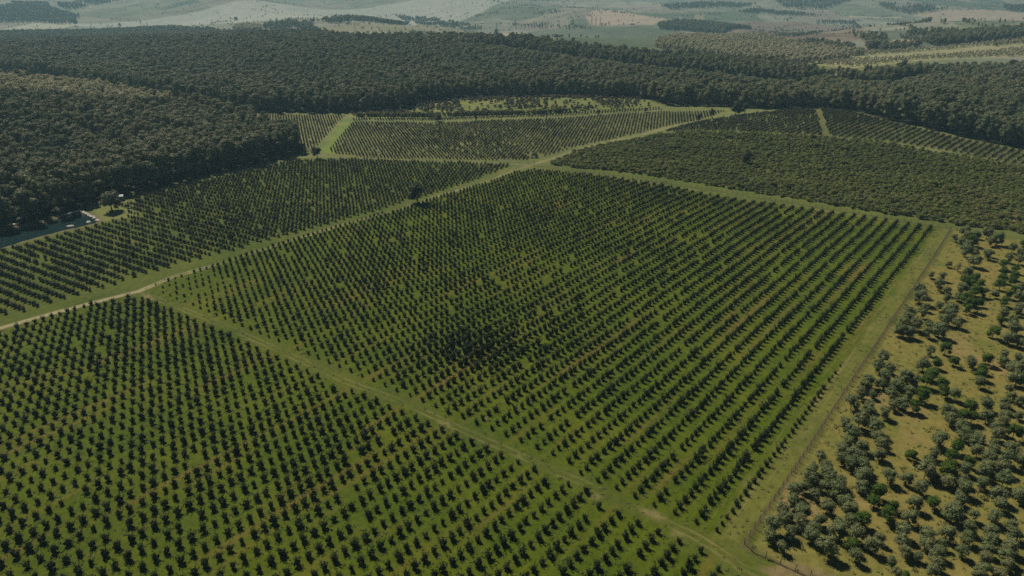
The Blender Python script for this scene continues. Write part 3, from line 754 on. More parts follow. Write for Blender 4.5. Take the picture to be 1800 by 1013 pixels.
# --- plantation of grey and green trees behind the fence (crown centres read off the photo) ---
PL = [((1550, 400), 6.332, [(805,115,35,0),(925,60,55,0),(950,110,50,0),(1055,85,40,0),(885,180,50,0),(1000,165,55,1),(1170,90,60,0),(1280,150,65,0),(1215,165,45,0),(960,215,50,0),(930,290,65,0),(1030,280,45,0),(1165,310,50,0),(1220,290,35,0),(1455,240,45,0),(1545,280,45,0),(1570,170,35,0),(1035,400,65,0),(750,400,32,0),(850,450,50,2),(960,510,55,0),(555,520,35,0),(680,550,45,0),(635,655,60,0),(1050,560,45,1),(910,610,55,1),(1100,620,40,1),(1005,630,45,1),(895,700,60,0),(725,710,45,0),(725,780,40,0),(1050,720,60,1),(1140,730,45,1),(850,770,45,0),(950,810,65,1),(980,880,70,1),(1090,830,42,1),(415,720,65,0),(430,800,75,0),(490,885,40,0),(640,880,45,0),(445,960,50,0),(765,940,75,0),(1410,350,45,0),(1530,370,45,0),(1365,430,50,1),(1490,470,40,1),(1355,510,50,1),(1480,540,45,1),(1340,570,45,1),(1450,600,45,1),(1320,650,55,1),(1555,680,50,0),(1480,680,35,1),(1410,745,45,1),(1270,740,40,0),(1375,830,50,1),(1530,800,60,0),(1520,900,50,0),(1355,960,55,0),(300,960,60,0),(1540,760,40,0)]),
 ((1500, 540), 7.2375, [(690,70,60,0),(710,150,70,0),(640,210,70,0),(590,320,80,0),(780,240,80,0),(730,330,70,0),(880,110,65,0),(960,240,55,0),(940,330,60,0),(990,560,60,0),(920,640,50,2),(890,760,80,0),(1060,720,60,1),(1010,870,80,1),(940,960,80,1),(780,930,70,0),(660,900,80,0),(560,970,70,0),(380,660,80,0),(300,770,70,0),(460,780,60,0),(400,900,80,0),(180,960,80,0),(350,980,60,0)]),
 ((1640, 540), 7.2375, [(190,40,60,0),(220,100,65,0),(150,170,70,0),(310,205,65,0),(80,320,90,0),(440,30,55,1),(890,70,55,0),(850,160,50,1),(1070,50,50,0),(1020,180,60,0),(1020,290,80,0),(770,340,75,1),(980,420,80,0),(1130,460,60,0),(165,540,70,1),(270,690,60,1),(90,740,80,1),(40,850,70,1),(120,980,70,1),(480,710,70,0),(680,670,70,1),(630,780,60,1),(610,860,70,1),(590,960,70,0),(900,600,55,0),(900,690,60,0),(1080,640,55,0),(1050,820,95,0),(1040,740,60,0),(1140,700,40,0)]),
 ((1420, 660), 5.958, [(620,60,70,0),(600,110,60,0),(550,190,60,0),(680,185,42,0),(460,300,75,0),(800,60,60,0),(820,110,45,0),(980,60,80,0),(1090,60,60,0),(920,150,70,0),(870,220,65,0),(880,310,50,0),(1060,190,65,0),(990,300,65,0),(1110,330,60,1),(640,310,50,0),(620,400,75,0),(800,390,60,0),(540,500,80,0),(385,500,55,0),(700,560,80,0),(740,640,60,0),(460,620,80,0),(420,700,60,0),(350,780,65,0),(570,750,65,0),(780,710,60,0),(480,860,80,0),(360,870,60,0),(560,850,60,0),(760,830,65,0),(1070,830,55,1),(1130,800,30,1),(130,860,60,0),(200,960,60,0),(60,960,50,0),(440,930,70,0),(570,940,70,0)]),
 ((1610, 660), 5.958, [(280,170,60,1),(110,100,75,1),(60,220,75,1),(40,350,70,1),(410,210,60,0),(570,330,65,1),(345,400,70,0),(370,470,70,0),(740,310,65,0),(500,440,70,1),(590,450,60,1),(490,560,75,0),(520,620,70,0),(745,440,70,0),(680,60,80,1),(700,110,70,0),(970,130,40,0),(1000,210,45,0),(940,280,50,0),(930,340,50,0),(930,450,70,0),(1090,410,45,0),(1110,270,50,0),(1050,60,75,0),(860,550,60,0),(860,620,65,0),(640,620,50,0),(640,710,75,0),(250,700,85,0),(420,750,70,1),(180,820,60,0),(380,850,60,1),(350,950,70,1),(120,950,80,0),(560,900,60,1),(650,790,60,0),(520,970,60,0),(1030,610,80,1),(820,710,50,0),(800,800,70,0),(770,880,70,0),(760,960,70,0),(1000,780,70,0),(960,880,80,0),(1090,870,50,0),(920,970,70,0),(10,800,35,1)]),
 ((1320, 820), 5.25, [(550,60,60,0),(540,130,65,0),(490,190,50,0),(700,60,60,0),(740,110,60,0),(700,190,60,0),(830,150,60,0),(800,240,80,0),(590,260,50,0),(400,230,65,0),(390,320,60,0),(710,380,65,0),(880,330,65,0),(920,400,70,0),(290,420,70,0),(330,480,60,0),(480,430,70,0),(450,520,70,0),(360,610,60,0),(200,570,85,0),(170,640,60,0),(280,730,50,0),(640,500,60,0),(570,590,70,0),(560,650,70,0),(810,520,50,0),(790,600,75,0),(830,660,60,0),(690,760,90,0),(720,820,70,0),(920,500,60,0),(930,720,60,1)]),
 ((1490, 820), 5.25, [(140,110,75,0),(180,60,50,0),(380,100,65,0),(545,110,55,0),(130,190,60,0),(280,250,75,1),(250,330,60,1),(50,350,60,0),(420,360,50,1),(30,430,50,0),(380,460,70,1),(150,500,70,1),(620,340,65,0),(570,470,65,0),(720,60,75,0),(680,200,60,0),(800,340,60,1),(500,600,70,0),(490,700,65,0),(530,780,55,0),(90,640,75,0),(50,760,70,1),(80,830,60,0),(240,740,70,0),(280,800,75,0),(300,650,50,0),(410,860,45,0),(720,640,70,0),(740,720,65,0),(660,820,45,0),(800,810,50,0),(450,970,45,0),(540,990,40,1),(790,960,60,0)]),
 ((1640, 820), 5.25, [(140,60,75,1),(310,40,50,0),(280,120,50,0),(150,140,60,0),(470,60,60,0),(450,150,55,0),(650,140,75,0),(660,50,60,0),(280,210,70,0),(250,300,60,0),(180,450,80,0),(210,380,60,0),(20,310,60,1),(430,220,45,2),(610,270,70,0),(620,350,60,0),(800,270,65,0),(380,450,50,0),(570,470,65,0),(130,620,70,0),(90,700,50,0),(340,560,60,0),(320,650,60,0),(540,600,65,0),(540,680,60,0),(500,760,60,0),(740,530,50,0),(740,620,60,0),(60,790,60,0),(280,780,60,0),(490,840,60,0),(700,740,70,0),(680,830,65,0),(690,900,60,0),(480,950,60,0),(40,900,60,0),(60,960,50,0),(620,990,60,0),(420,990,60,0)])]
pts = []
for (ox, oy), s_, l in PL:
    for a_, b_, r_, c_ in l:
        u, v = ox + a_ / s_, oy + b_ / s_
        X, Y = at(u, v, 2.0)
        dd = math.sqrt(X * X + Y * Y + 118 ** 2)
        pr = r_ / s_ * (Y * math.cos(PITCH) + 118 * math.sin(PITCH)) / FPX
        if all((X - q[0]) ** 2 + (Y - q[1]) ** 2 > (0.62 * (pr + q[2])) ** 2 for q in pts): pts.append((X, Y, pr, c_))
# line (strip parallel to the fence) and place along it, for telling them apart
FR = np.array(FENCE[6:11])
PA = np.array(pts)
dF, sF = line_sd(PA[:, 0], PA[:, 1], FR)
lines = {}
for k in range(len(PA)): lines.setdefault(int(abs(dF[k]) // 4.2), []).append((-sF[k], k))
lab_of = {}
for li, l in lines.items():
    cnt = {0: 0, 1: 0, 2: 0}
    for _, k in sorted(l):
        c_ = int(PA[k, 3]); cnt[c_] += 1
        lab_of[k] = (li + 1, cnt[c_])
for k, (X, Y, pr, c_) in enumerate(pts):
    kd, nm_, word = ((K_OLIVE, 'grove_tree', 'grey'), (K_GREEN, 'grove_tree', 'green'), (K_BROWN, 'grove_tree', 'brown'))[c_]
    li, n_ = lab_of[k]
    s = pr / 1.72
    sz_ = 'small' if s < 0.75 else ('large' if s > 1.1 else 'rounded')
    lab = '%s %s tree, %s %s one from the near end, %s line inside the fence' % (sz_, word, ordw(n_), word, ordw(li))
    plant_thing(nm_, kd, X, Y, float(height(np.array([X]), np.array([Y]))[0]), s, lab, 'tree', 'trees in the fenced grove', sz=s * 0.92 + 0.08)
# beyond the right edge of the picture the grove simply goes on
gx, gy, _, _, _ = lattice((FENCE[10], vec(3.6, 54), vec(4.6, -35)), PLANT, 0.7)
u_, v_, d_ = project(gx, gy, 2.0 + 0 * gx)
mm = ((u_ > 1825) | (v_ > 1040)) & (u_ < 2400) & (v_ < 1300) & (rng.random(gx.size) < 0.75)
stuff('grove', 'grey trees of the fenced grove running on past its visible corner', 'grove', K_OLIVE, gx[mm], gy[mm], height(gx[mm], gy[mm]), rng.uniform(0.8, 1.25, mm.sum()))

# --- woods -------------------------------------------------------------------
def scatter(poly, sp, jit=0.42):
    P = np.array(poly); x0, y0 = P.min(0); x1, y1 = P.max(0)
    gx, gy = np.meshgrid(np.arange(x0, x1, sp), np.arange(y0, y1, sp * 0.87))
    gx = gx + (np.arange(gx.shape[0])[:, None] % 2) * sp * 0.5
    gx = (gx + rng.uniform(-jit, jit, gx.shape) * sp).ravel(); gy = (gy + rng.uniform(-jit, jit, gy.shape) * sp).ravel()
    m = poly_sd(gx, gy, poly) < 0
    return gx[m], gy[m]
wx, wy = scatter(LWOOD, 5.8)
wz = height(wx, wy)
dE, sE = line_sd(wx, wy, WOOD_EDGE); dE = np.abs(dE)
S = rng.uniform(0.62, 1.12, wx.size) * (0.9 + 0.12 * wob(wx, wy, 40))
SZ = (0.3 + 0.75 * S) * (0.94 + 0.10 * wob(wx, wy, 70, 2)); SZ *= 1 - 0.35 * sstep(6, 0, dE) * rng.random(wx.size)
u_, v_, d_ = project(wx, wy, wz + 18)
paleness = (wx < -180) & (poly_sd(wx, wy, ats([(-60, 127), (60, 130), (170, 141), (300, 165), (240, 168), (120, 156), (-60, 144)], 17)) < 9)
vis = (u_ > 5) & (u_ < 1795)
dd = np.sqrt(wx ** 2 + wy ** 2 + (CAM_H - wz) ** 2)
cand = np.argsort(np.where(vis & ~paleness & (dE < 90), dd, 1e9))[:300]
indw = np.zeros(wx.size, bool); indw[cand] = True
ranks = {}
for k in np.nonzero(~paleness)[0]: ranks.setdefault(int(dE[k] // 7), []).append((sE[k], k))
lw = {}
for ri, l in ranks.items():
    l = [(s, k) for s, k in sorted(l) if vis[k]]
    for q, (_, k) in enumerate(l): lw[k] = (ri + 1, q + 1)
for k in cand:
    ri, q = lw[k]
    sz_ = 'tall' if SZ[k] > 1.0 else ('low' if SZ[k] < 0.8 else 'rounded')
    plant_thing('woodland_tree', K_WOOD, wx[k], wy[k], wz[k] - 0.3, S[k],
                '%s woodland tree, %s from the left in the %s rank behind the left wood edge' % (sz_, ordw(q), ordw(ri)), 'tree', 'trees of the left wood', sz=SZ[k])
m = ~indw & ~paleness & in_frame(wx, wy, wz + 10, 400)
stuff('woodland', 'dense grey green wood covering the hill on the left', 'woodland', K_WOOD, wx[m], wy[m], wz[m] - 0.3, S[m], SZ[m])
m = paleness
stuff('woodland', 'pale tan treetops along the crest of the left wooded hill', 'woodland', K_PALE, wx[m], wy[m], wz[m] - 0.3, S[m], SZ[m] * 1.1)

fx, fy = scatter(FWOOD, 6.5)
fz = height(fx, fy)
m = in_frame(fx, fy, fz + 15, 260); fx, fy, fz = fx[m], fy[m], fz[m]
DARKLINE = ats([(850, 86), (1000, 109), (1150, 130), (1250, 140), (1330, 150), (1420, 158)], 2)
DARK2 = ats([(1468, 146), (1500, 158), (1560, 158), (1620, 140)], 2)
S = rng.uniform(0.62, 1.1, fx.size); SZ = S ** 0.7 * (0.92 + 0.09 * wob(fx, fy, 90, 1.7)) * rng.uniform(0.9, 1.1, fx.size)
for DL in (DARKLINE, DARK2):
    dl, sl = line_sd(fx, fy, DL)
    inside = (sl > 5) & (sl < np.max(sl) - 5)
    beh = (dl > 0) & (dl < 70) & inside; fro = (dl < 0) & (dl > -60) & inside
    SZ = np.where(beh, SZ * 1.22, SZ); SZ = np.where(fro, SZ * (0.62 + 0.38 * np.clip(-dl / 60, 0, 1)), SZ)
stuff('woodland', 'wide dark wood stretching behind all the orchards', 'woodland', K_WOOD, fx, fy, fz - 0.3, S, SZ)
# skyline trees and bright clump inside the far edge
bx, by = scatter(ats([(410, 55), (440, 50), (462, 55), (458, 60), (415, 60)], 4), 7)
stuff('tree_clump', 'pale rounded clump of treetops on the far edge of the wood', 'trees', K_PALE, bx, by, height(bx, by), rng.uniform(1.0, 1.4, bx.size))

# --- scrub field, mound thicket ----------------------------------------------------
sx_, sy_, _, _, _ = lattice((SCRUB[0], vec(2.1, -17), vec(4.5, 70)), SCRUB, 0.75)
mk = rng.random(sx_.size) > 0.05 + 0.25 * sstep(0.35, 0.8, wob(sx_, sy_, 17, 4))
sx_, sy_ = sx_[mk], sy_[mk]; sz2 = height(sx_, sy_)
m = in_frame(sx_, sy_, sz2, 200); sx_, sy_, sz2 = sx_[m], sy_[m], sz2[m]
eS = -poly_sd(sx_, sy_, SCRUB)
bandn = wob(sx_ * 0.35 + sy_ * 0.05, sy_ + sx_ * 0.25, 8, 1)
S = rng.uniform(0.7, 1.15, sx_.size) * (0.95 + 0.2 * wob(sx_, sy_, 14, 2) + 0.1 * bandn)
stuff('scrub', 'dense olive brown bushes covering the field above the fence line', 'scrub', K_SCRUB, sx_, sy_, sz2, S * 1.12, S * (0.85 + 0.15 * bandn))
tx, ty = scatter(MOUND, 4.2)
k_ = wob(tx, ty, 14, 0.6)
mk = (k_ > 0.10) | (rng.random(tx.size) < 0.12)
tx, ty = tx[mk], ty[mk]
stuff('thicket', 'brown and purple thicket patches on the grassy mound before the wood', 'thicket', K_THICK, tx, ty, height(tx, ty), rng.uniform(0.5, 1.0, tx.size), rng.uniform(0.5, 0.95, tx.size))
hx, hy = [], []
for (a_, b_, n_) in (((628, 205), (760, 204), 90), ((760, 205), (900, 200), 80), ((900, 201), (1010, 196), 50)):
    p0, p1 = at(*a_), at(*b_); t_ = rng.random(n_)
    hx += list(p0[0] + (p1[0] - p0[0]) * t_ + rng.normal(0, 1, n_)); hy += list(p0[1] + (p1[1] - p0[1]) * t_ + rng.normal(0, 1.3, n_))
hx, hy = np.array(hx), np.array(hy)
stuff('hedge', 'dark hedge line at the foot of the grassy mound', 'hedge', K_SCRUB, hx, hy, height(hx, hy), rng.uniform(0.9, 1.3, hx.size))

# --- far country vegetation ---------------------------------------------------
def px_scatter(poly_px, sp, up=0): return scatter(ats(poly_px, up), sp)
fxs, fys, fsc = [], [], []
def add_far(l, sp, s0, s1, thr=None, wl=40):
    X, Y = px_scatter(l, sp)
    if thr is not None:
        m = wob(X, Y, wl, 3) > thr; X, Y = X[m], Y[m]
    fxs.append(X); fys.append(Y); fsc.append(rng.uniform(s0, s1, X.size))
add_far([(0, 12), (60, 10), (140, 30), (125, 42), (60, 40), (0, 40)], 13, 0.7, 1.0)
add_far([(110, 22), (200, 4), (235, 0), (160, 0), (100, 8)], 15, 0.6, 1.0, 0.0, 60)
add_far([(20, 6), (85, 8), (90, 14), (30, 12)], 13, 0.7, 1.0)
add_far([(455, 56), (470, 44), (560, 40), (720, 41), (700, 45), (560, 45), (520, 50), (480, 56)], 11, 0.6, 0.95, -0.2)
add_far([(520, 46), (545, 46), (565, 56), (545, 58)], 9, 0.6, 0.9)
add_far([(690, 26), (760, 34), (850, 52), (820, 54), (760, 47), (700, 32)], 12, 0.5, 0.9, -0.1)
add_far([(900, 42), (985, 42), (1060, 50), (960, 52), (900, 46)], 14, 0.4, 0.7, -0.1)
add_far([(1155, 46), (1250, 44), (1320, 52), (1270, 62), (1215, 56), (1160, 52)], 8.5, 0.7, 1.0)
add_far([(1390, 78), (1430, 76), (1500, 84), (1500, 92), (1420, 86)], 8, 0.5, 0.8)
add_far([(1625, 74), (1700, 62), (1830, 52), (1830, 66), (1740, 74), (1640, 82)], 8, 0.8, 1.05)
add_far([(1520, 78), (1535, 74), (1545, 86), (1525, 92)], 7, 0.9, 1.1)
add_far([(1540, 84), (1620, 80), (1615, 86), (1545, 92)], 8, 0.6, 0.8)
add_far([(1430, 40), (1500, 38), (1660, 40), (1660, 44), (1500, 44)], 11, 0.5, 0.8, -0.3)
add_far([(1495, 60), (1560, 64), (1560, 76), (1500, 70)], 11, 0.5, 0.8, -0.1)
add_far([(1600, 55), (1660, 54), (1640, 66), (1590, 64)], 10, 0.4, 0.7, -0.1)
add_far([(1540, 8), (1600, 10), (1680, 16), (1600, 26), (1560, 18)], 14, 0.7, 1.0, -0.4)
add_far([(1760, 12), (1830, 14), (1830, 24), (1770, 20)], 14, 0.7, 1.0)
add_far([(1320, 18), (1400, 24), (1440, 30), (1380, 28), (1300, 24)], 12, 0.6, 0.9, -0.3)
add_far([(1360, 0), (1500, 0), (1440, 18), (1380, 14)], 16, 0.7, 1.1, -0.3)
add_far([(1160, 12), (1230, 6), (1330, 8), (1300, 14), (1180, 18)], 16, 0.6, 1.0, -0.2)
# hedgerows and scattered groves over the whole far country
n_ = 160000
ra = rng.uniform(-0.72, 0.72, n_); rr = 1500 * np.exp(rng.uniform(0, 1.65, n_))
X = rr * np.sin(ra); Y = rr * np.cos(ra)
nz = np.abs(wob(X, Y * 1.6, 210, 5)); nz2 = np.abs(wob(X * 0.8 + 300, Y * 1.3, 330, 9)); gr = wob(X, Y * 1.4, 150, 2.5)
m = (rng.random(n_) < np.where(ra < -0.05, 0.4, 1.0)) & ((nz < 0.020) | (nz2 < 0.016) | ((gr > 0.5) & (wob(X, Y, 45, 1.1) > 0.1))) & (poly_sd(X, Y, FWOOD) > 25) & (poly_sd(X, Y, ats([(900, 58), (1130, 46), (1240, 61), (1160, 90)])) > 0)
fxs.append(X[m]); fys.append(Y[m]); fsc.append(rng.uniform(0.2, 0.5, m.sum()))
X = np.concatenate(fxs); Y = np.concatenate(fys); Sx = np.concatenate(fsc)
stuff('distant_trees', 'hazy hedgerows and small woods scattered over the far farmland', 'trees', K_WOOD, X, Y, height(X, Y) - 1.0, Sx * 1.1, Sx * 0.8)
# pale young plantations on the right slope
X, Y = px_scatter([(1415, 112), (1450, 102), (1520, 92), (1640, 86), (1720, 78), (1830, 66), (1830, 98), (1700, 102), (1600, 106), (1500, 118)], 6.5)
bands = np.sin((Y - 0.35 * X) / 26)
m = (bands > -0.55)
stuff('young_plantation', 'pale yellow green young trees on the slope at upper right', 'plantation', K_PALE, X[m], Y[m], height(X[m], Y[m]), rng.uniform(0.35, 0.6, m.sum()), rng.uniform(0.2, 0.36, m.sum()))
X, Y = px_scatter([(1150, 82), (1170, 72), (1230, 62), (1330, 68), (1400, 84), (1520, 95), (1480, 108), (1400, 116), (1330, 112), (1240, 98), (1155, 86)], 7)
m = wob(X, Y, 26, 3) > -0.7
stuff('young_wood', 'pale open woodland beyond the strip of green meadow', 'woodland', K_PALE, X[m], Y[m], height(X[m], Y[m]), rng.uniform(0.6, 0.95, m.sum()), rng.uniform(0.5, 0.8, m.sum()))

# --- lone trees --------------------------------------------------------------
def lone(u, v, wpx, hpx, kind, label, name='tree', cat='tree', group=None, nomH=9.4, nomR=4.1):
    X, Y = at(u, v); z = float(height(np.array([X]), np.array([Y]))[0])
    dep = Y * math.cos(PITCH) + (CAM_H - z) * math.sin(PITCH)
    wd = wpx * dep / FPX; hh = hpx * dep / FPX / math.cos(PITCH)
    return plant_thing(name, kind, X, Y, z, wd / 2 / nomR, label, cat, group, sz=hh / nomH)
lone(734, 357, 33, 29, K_LONE, 'dark round lone tree beside the dirt track between two orchards')
lone(558, 279, 20, 17, K_LONE, 'dark round tree at the foot of the green lane')
lone(197, 371, 30, 30, K_POND, 'tall rounded tree on the grass clearing beside the pond')
lone(208, 368, 13, 17, K_POND, 'smaller leaning tree touching the tall tree by the pond')
lone(1312, 291, 18, 21, K_LONE, 'dark lone tree standing in the middle of the scrub field')
lone(940, 277, 15, 8, K_SCRUB, 'low dark bush at the edge of the orchard near the track fork', 'bush', 'bush', nomH=3, nomR=2.1)
lone(771, 214, 13, 11, K_LONE, 'small round tree on the pale lane below the mound')
lone(836, 212, 6, 8, K_LONE, 'thin small tree on the pale lane below the mound')
lone(1135, 197, 8, 6, K_LONE, 'tiny round tree at the far end of the pale lane')
lone(1052, 203, 7, 8, K_LONE, 'small upright tree above the far orchard rows')
lone(1228, 214, 8, 11, K_LONE, 'small dark conical tree beside the upper track')
lone(1251, 209, 10, 14, K_LONE, 'dark tree second from the left beside the upper track')
lone(1293, 202, 19, 20, K_LONE, 'broad round tree where the upper track meets the wood')
lone(1309, 200, 14, 15, K_LONE, 'round tree just right of the broad one at the wood corner')
lone(133, 46, 9, 9, K_LONE, 'dark solitary tree on the pale fields above the wood at upper left')
lone(211, 47, 5, 5, K_LONE, 'small hazy tree just above the left part of the wood')
lone(415, 36, 6, 5, K_LONE, 'tiny hazy tree above the middle of the wood edge')
lone(872, 62, 9, 9, K_LONE, 'dark tree clump crown on the tan field near the pylon')
lone(967, 71, 4, 4, K_LONE, 'round bush left one of a pair on the meadow edge', 'bush', 'bush')
lone(979, 72, 4, 4, K_LONE, 'round bush right one of a pair on the meadow edge', 'bush', 'bush')
lone(1097, 84, 7, 5, K_LONE, 'dark bush clump low on the meadow strip', 'bush', 'bush')
lone(1134, 88, 5, 4, K_LONE, 'small dark bush right of the clump on the meadow strip', 'bush', 'bush')

# --- fence -------------------------------------------------------------------
def box_geo(cx, cy_, cz, sx2, sy2, sz3, rz=0.0):
    c, s = math.cos(rz), math.sin(rz); V = []
    for dz in (-1, 1):
        for dx, dy in ((-1, -1), (1, -1), (1, 1), (-1, 1)):
            x_, y_ = dx * sx2 / 2, dy * sy2 / 2
            V.append(np.array([cx + x_ * c - y_ * s, cy_ + x_ * s + y_ * c, cz + dz * sz3 / 2]))
    return V, [(3, 2, 1, 0), (4, 5, 6, 7), (0, 1, 5, 4), (1, 2, 6, 5), (2, 3, 7, 6), (3, 0, 4, 7)]
F_ = np.array(FENCE); seg = np.hypot(*np.diff(F_, axis=0).T); cum = np.concatenate([[0], np.cumsum(seg)])
def on_fence(s):
    i = min(int(np.searchsorted(cum, s, 'right')) - 1, len(seg) - 1); t = (s - cum[i]) / seg[i]
    p = F_[i] + (F_[i + 1] - F_[i]) * t; return p[0], p[1], float(height(np.array([p[0]]), np.array([p[1]]))[0])
posts = [on_fence(s) for s in np.arange(0, cum[-1] - 0.1, 3.2)]
o0 = at(1305, 962); fe = empty('wire_fence', (o0[0], o0[1], float(height(np.array([o0[0]]), np.array([o0[1]]))[0])))
tag(fe, 'long wire fence on wooden posts round the grove and along the scrub field', 'fence')
ox, oy, oz = fe.location
pd = [(math.hypot(p[0], p[1]) if in_frame(p[0], p[1], p[2]) else 1e6, i) for i, p in enumerate(posts)]
nearp = set(i for _, i in sorted(pd)[:100])
pm = None; restg = Geo()
for i, p in enumerate(posts):
    if i in nearp:
        if pm is None:
            g = Geo(); g.add(tube([(0, 0, -0.3), (0, 0, 1.1), (0.01, 0.01, 2.05)], [0.085, 0.08, 0.07], 6)); g.F.append(tuple(range(12, 18)))
            pm = mesh_from('post', g.V, g.F, [M_POST])
        q = part('post', pm, fe); q.location = (p[0] - ox, p[1] - oy, p[2] - oz); q.rotation_euler = (rng.normal(0, .03), rng.normal(0, .03), rng.uniform(0, 3))
    else:
        restg.add(tube([(p[0] - ox, p[1] - oy, p[2] - oz - .3), (p[0] - ox, p[1] - oy, p[2] - oz + 2.05)], [0.085, 0.07], 5))
q = part('post', mesh_from('post', restg.V, restg.F, [M_POST]), fe); q['kind'] = 'stuff'
g = Geo()
for a_, b_ in zip(posts[:-1], posts[1:]):
    for hgt in (0.15, 0.4, 0.65, 0.9, 1.2, 1.5, 1.85):
        pa = np.array([a_[0] - ox, a_[1] - oy, a_[2] - oz + hgt]); pb = np.array([b_[0] - ox, b_[1] - oy, b_[2] - oz + hgt])
        r_ = 0.018; i = len(g.V); dirv = (pb - pa) / np.linalg.norm(pb - pa); side = np.array([-dirv[1], dirv[0], 0]) * r_; up_ = np.array([0, 0, r_])
        for P_ in (pa, pb): g.V += [P_ + side, P_ + up_, P_ - side, P_ - up_]
        g.F += [(i, i + 1, i + 5, i + 4), (i + 1, i + 2, i + 6, i + 5), (i + 2, i + 3, i + 7, i + 6), (i + 3, i, i + 4, i + 7)]
part('wire_mesh', mesh_from('wire_mesh', g.V, g.F, [M_WIRE]), fe)

# gate post by the track fork
gp = at(928, 289)
for q_, (dx, lab_) in enumerate(((0, 'left grey gate post standing at the track fork'), (4.2, 'right grey gate post standing at the track fork'))):
    g = Geo(); g.add(tube([(0, 0, -.3), (0, 0, 1.6), (0, 0, 2.5)], [.16, .15, .14], 8)); g.F.append(tuple(range(16, 24)))
    o = bpy.data.objects.new('gate_post', mesh_from('gate_post', g.V, g.F, [M_POST])); scene.collection.objects.link(o)
    o.location = (gp[0] + dx, gp[1] + 0.6 * dx, float(height(np.array([gp[0]]), np.array([gp[1]]))[0])); tag(o, lab_, 'gate post', 'gate posts at the track fork')

# --- pond, stones, shed --------------------------------------------------------
m, nt, b = new_mat('pond_water')
b.inputs['Base Color'].default_value = (0.012, 0.030, 0.032, 1); b.inputs['Roughness'].default_value = 0.06; b.inputs['Specular IOR Level'].default_value = 0.5
tc = N(nt, 'ShaderNodeNewGeometry'); bp = N(nt, 'ShaderNodeBump'); bp.inputs['Strength'].default_value = 0.05
nt.links.new(noise(nt, tc.outputs['Position'], 0.8, 3), bp.inputs['Height']); nt.links.new(bp.outputs[0], b.inputs['Normal'])
cxp = sum(p[0] for p in POND) / len(POND); cyp = sum(p[1] for p in POND) / len(POND)
WZ = float(np.median(height(np.array([p[0] for p in POND]), np.array([p[1] for p in POND])))) - 0.35
g_ = [(p[0], p[1], WZ) for p in POND]
wm = mesh_from('pond_water', g_, [tuple(range(len(g_)))], [m]); o = bpy.data.objects.new('pond_water', wm); scene.collection.objects.link(o); o['kind'] = 'structure'

def rock_mesh(seed):
    rs = np.random.default_rng(seed); V, F = blob(rs, (0, 0, 0.12), (0.5, 0.5, 0.28), 9, 5); return mesh_from('rock', V, F, [M_ROCK], smooth=False)
rocks = [rock_mesh(k) for k in range(4)]
RK = [(112, 378, 2.0, 'long pale stone slab at the left tip of the pond shore stones'), (118, 377, 2.4, 'pale slab second from the left along the far pond shore'), (125, 375, 2.2, 'pale slab third from the left along the far pond shore'),
      (132, 373.5, 2.2, 'pale slab just left of the pond corner'), (139, 372, 2.6, 'bright pale boulder on the back corner of the pond'), (145, 373, 2.6, 'bright pale boulder just right of the pond corner'),
      (149, 375, 2.2, 'pale boulder on the right pond bank nearest its corner'), (153, 377, 2.4, 'pale boulder upper middle of the right pond bank'), (157, 379.5, 2.2, 'pale boulder halfway down the right pond bank'),
      (162, 381.5, 2.4, 'pale boulder lower middle of the right pond bank'), (166, 384, 2.2, 'pale boulder near the low end of the right pond bank'), (172, 388, 2.4, 'pale boulder at the low end of the right pond bank'),
      (157, 394, 2.6, 'flat pale slab on the near pond bank closest to the boulders'), (125, 401, 2.6, 'flat pale slab alone on the near pond bank'), (104, 381, 1.6, 'small white stone alone at the far left of the pond shore'),
      (121, 384.5, 2.0, 'low pale stone breaking the water inside the pond'), (136, 377, 1.6, 'small pale stone in the shallows by the pond corner'), (22, 396, 2.6, 'tan boulder on the dark bank at the far left of the pond')]
for k, (u, v, s, lab_) in enumerate(RK):
    X, Y = at(u, v); o = bpy.data.objects.new('boulder', rocks[k % 4]); scene.collection.objects.link(o)
    o.location = (X, Y, max(float(height(np.array([X]), np.array([Y]))[0]), WZ) - 0.02); o.scale = (s * 1.5, s * 0.9, s * 0.8)
    o.rotation_euler = (0, 0, rng.uniform(-.5, .5) - (0.0 if u < 140 else 0.7)); tag(o, lab_, 'boulder', 'pale stones round the pond')

X, Y = at(212, 352); z = float(height(np.array([X]), np.array([Y]))[0])
sh = empty('garden_shed', (X, Y, z), R(25)); tag(sh, 'small pale blue shed behind the tall tree by the pond', 'shed')
g = Geo(); g.add(box_geo(0, 0, 1.25, 3.4, 2.6, 2.5)); part('wall', mesh_from('wall', g.V, g.F, [M_BLUE]), sh)
V = [(-1.95, -1.55, 2.52), (1.95, -1.55, 2.52), (1.95, 1.55, 2.52), (-1.95, 1.55, 2.52), (-1.95, 0, 3.3), (1.95, 0, 3.3)]
part('roof', mesh_from('roof', V, [(0, 1, 5, 4), (2, 3, 4, 5), (0, 4, 3), (1, 2, 5), (3, 2, 1, 0)], [M_ROOF]), sh)
g = Geo(); g.add(box_geo(0.5, -1.33, 1.0, 0.9, 0.06, 2.0)); part('door', mesh_from('door', g.V, g.F, [M_DOOR]), sh)

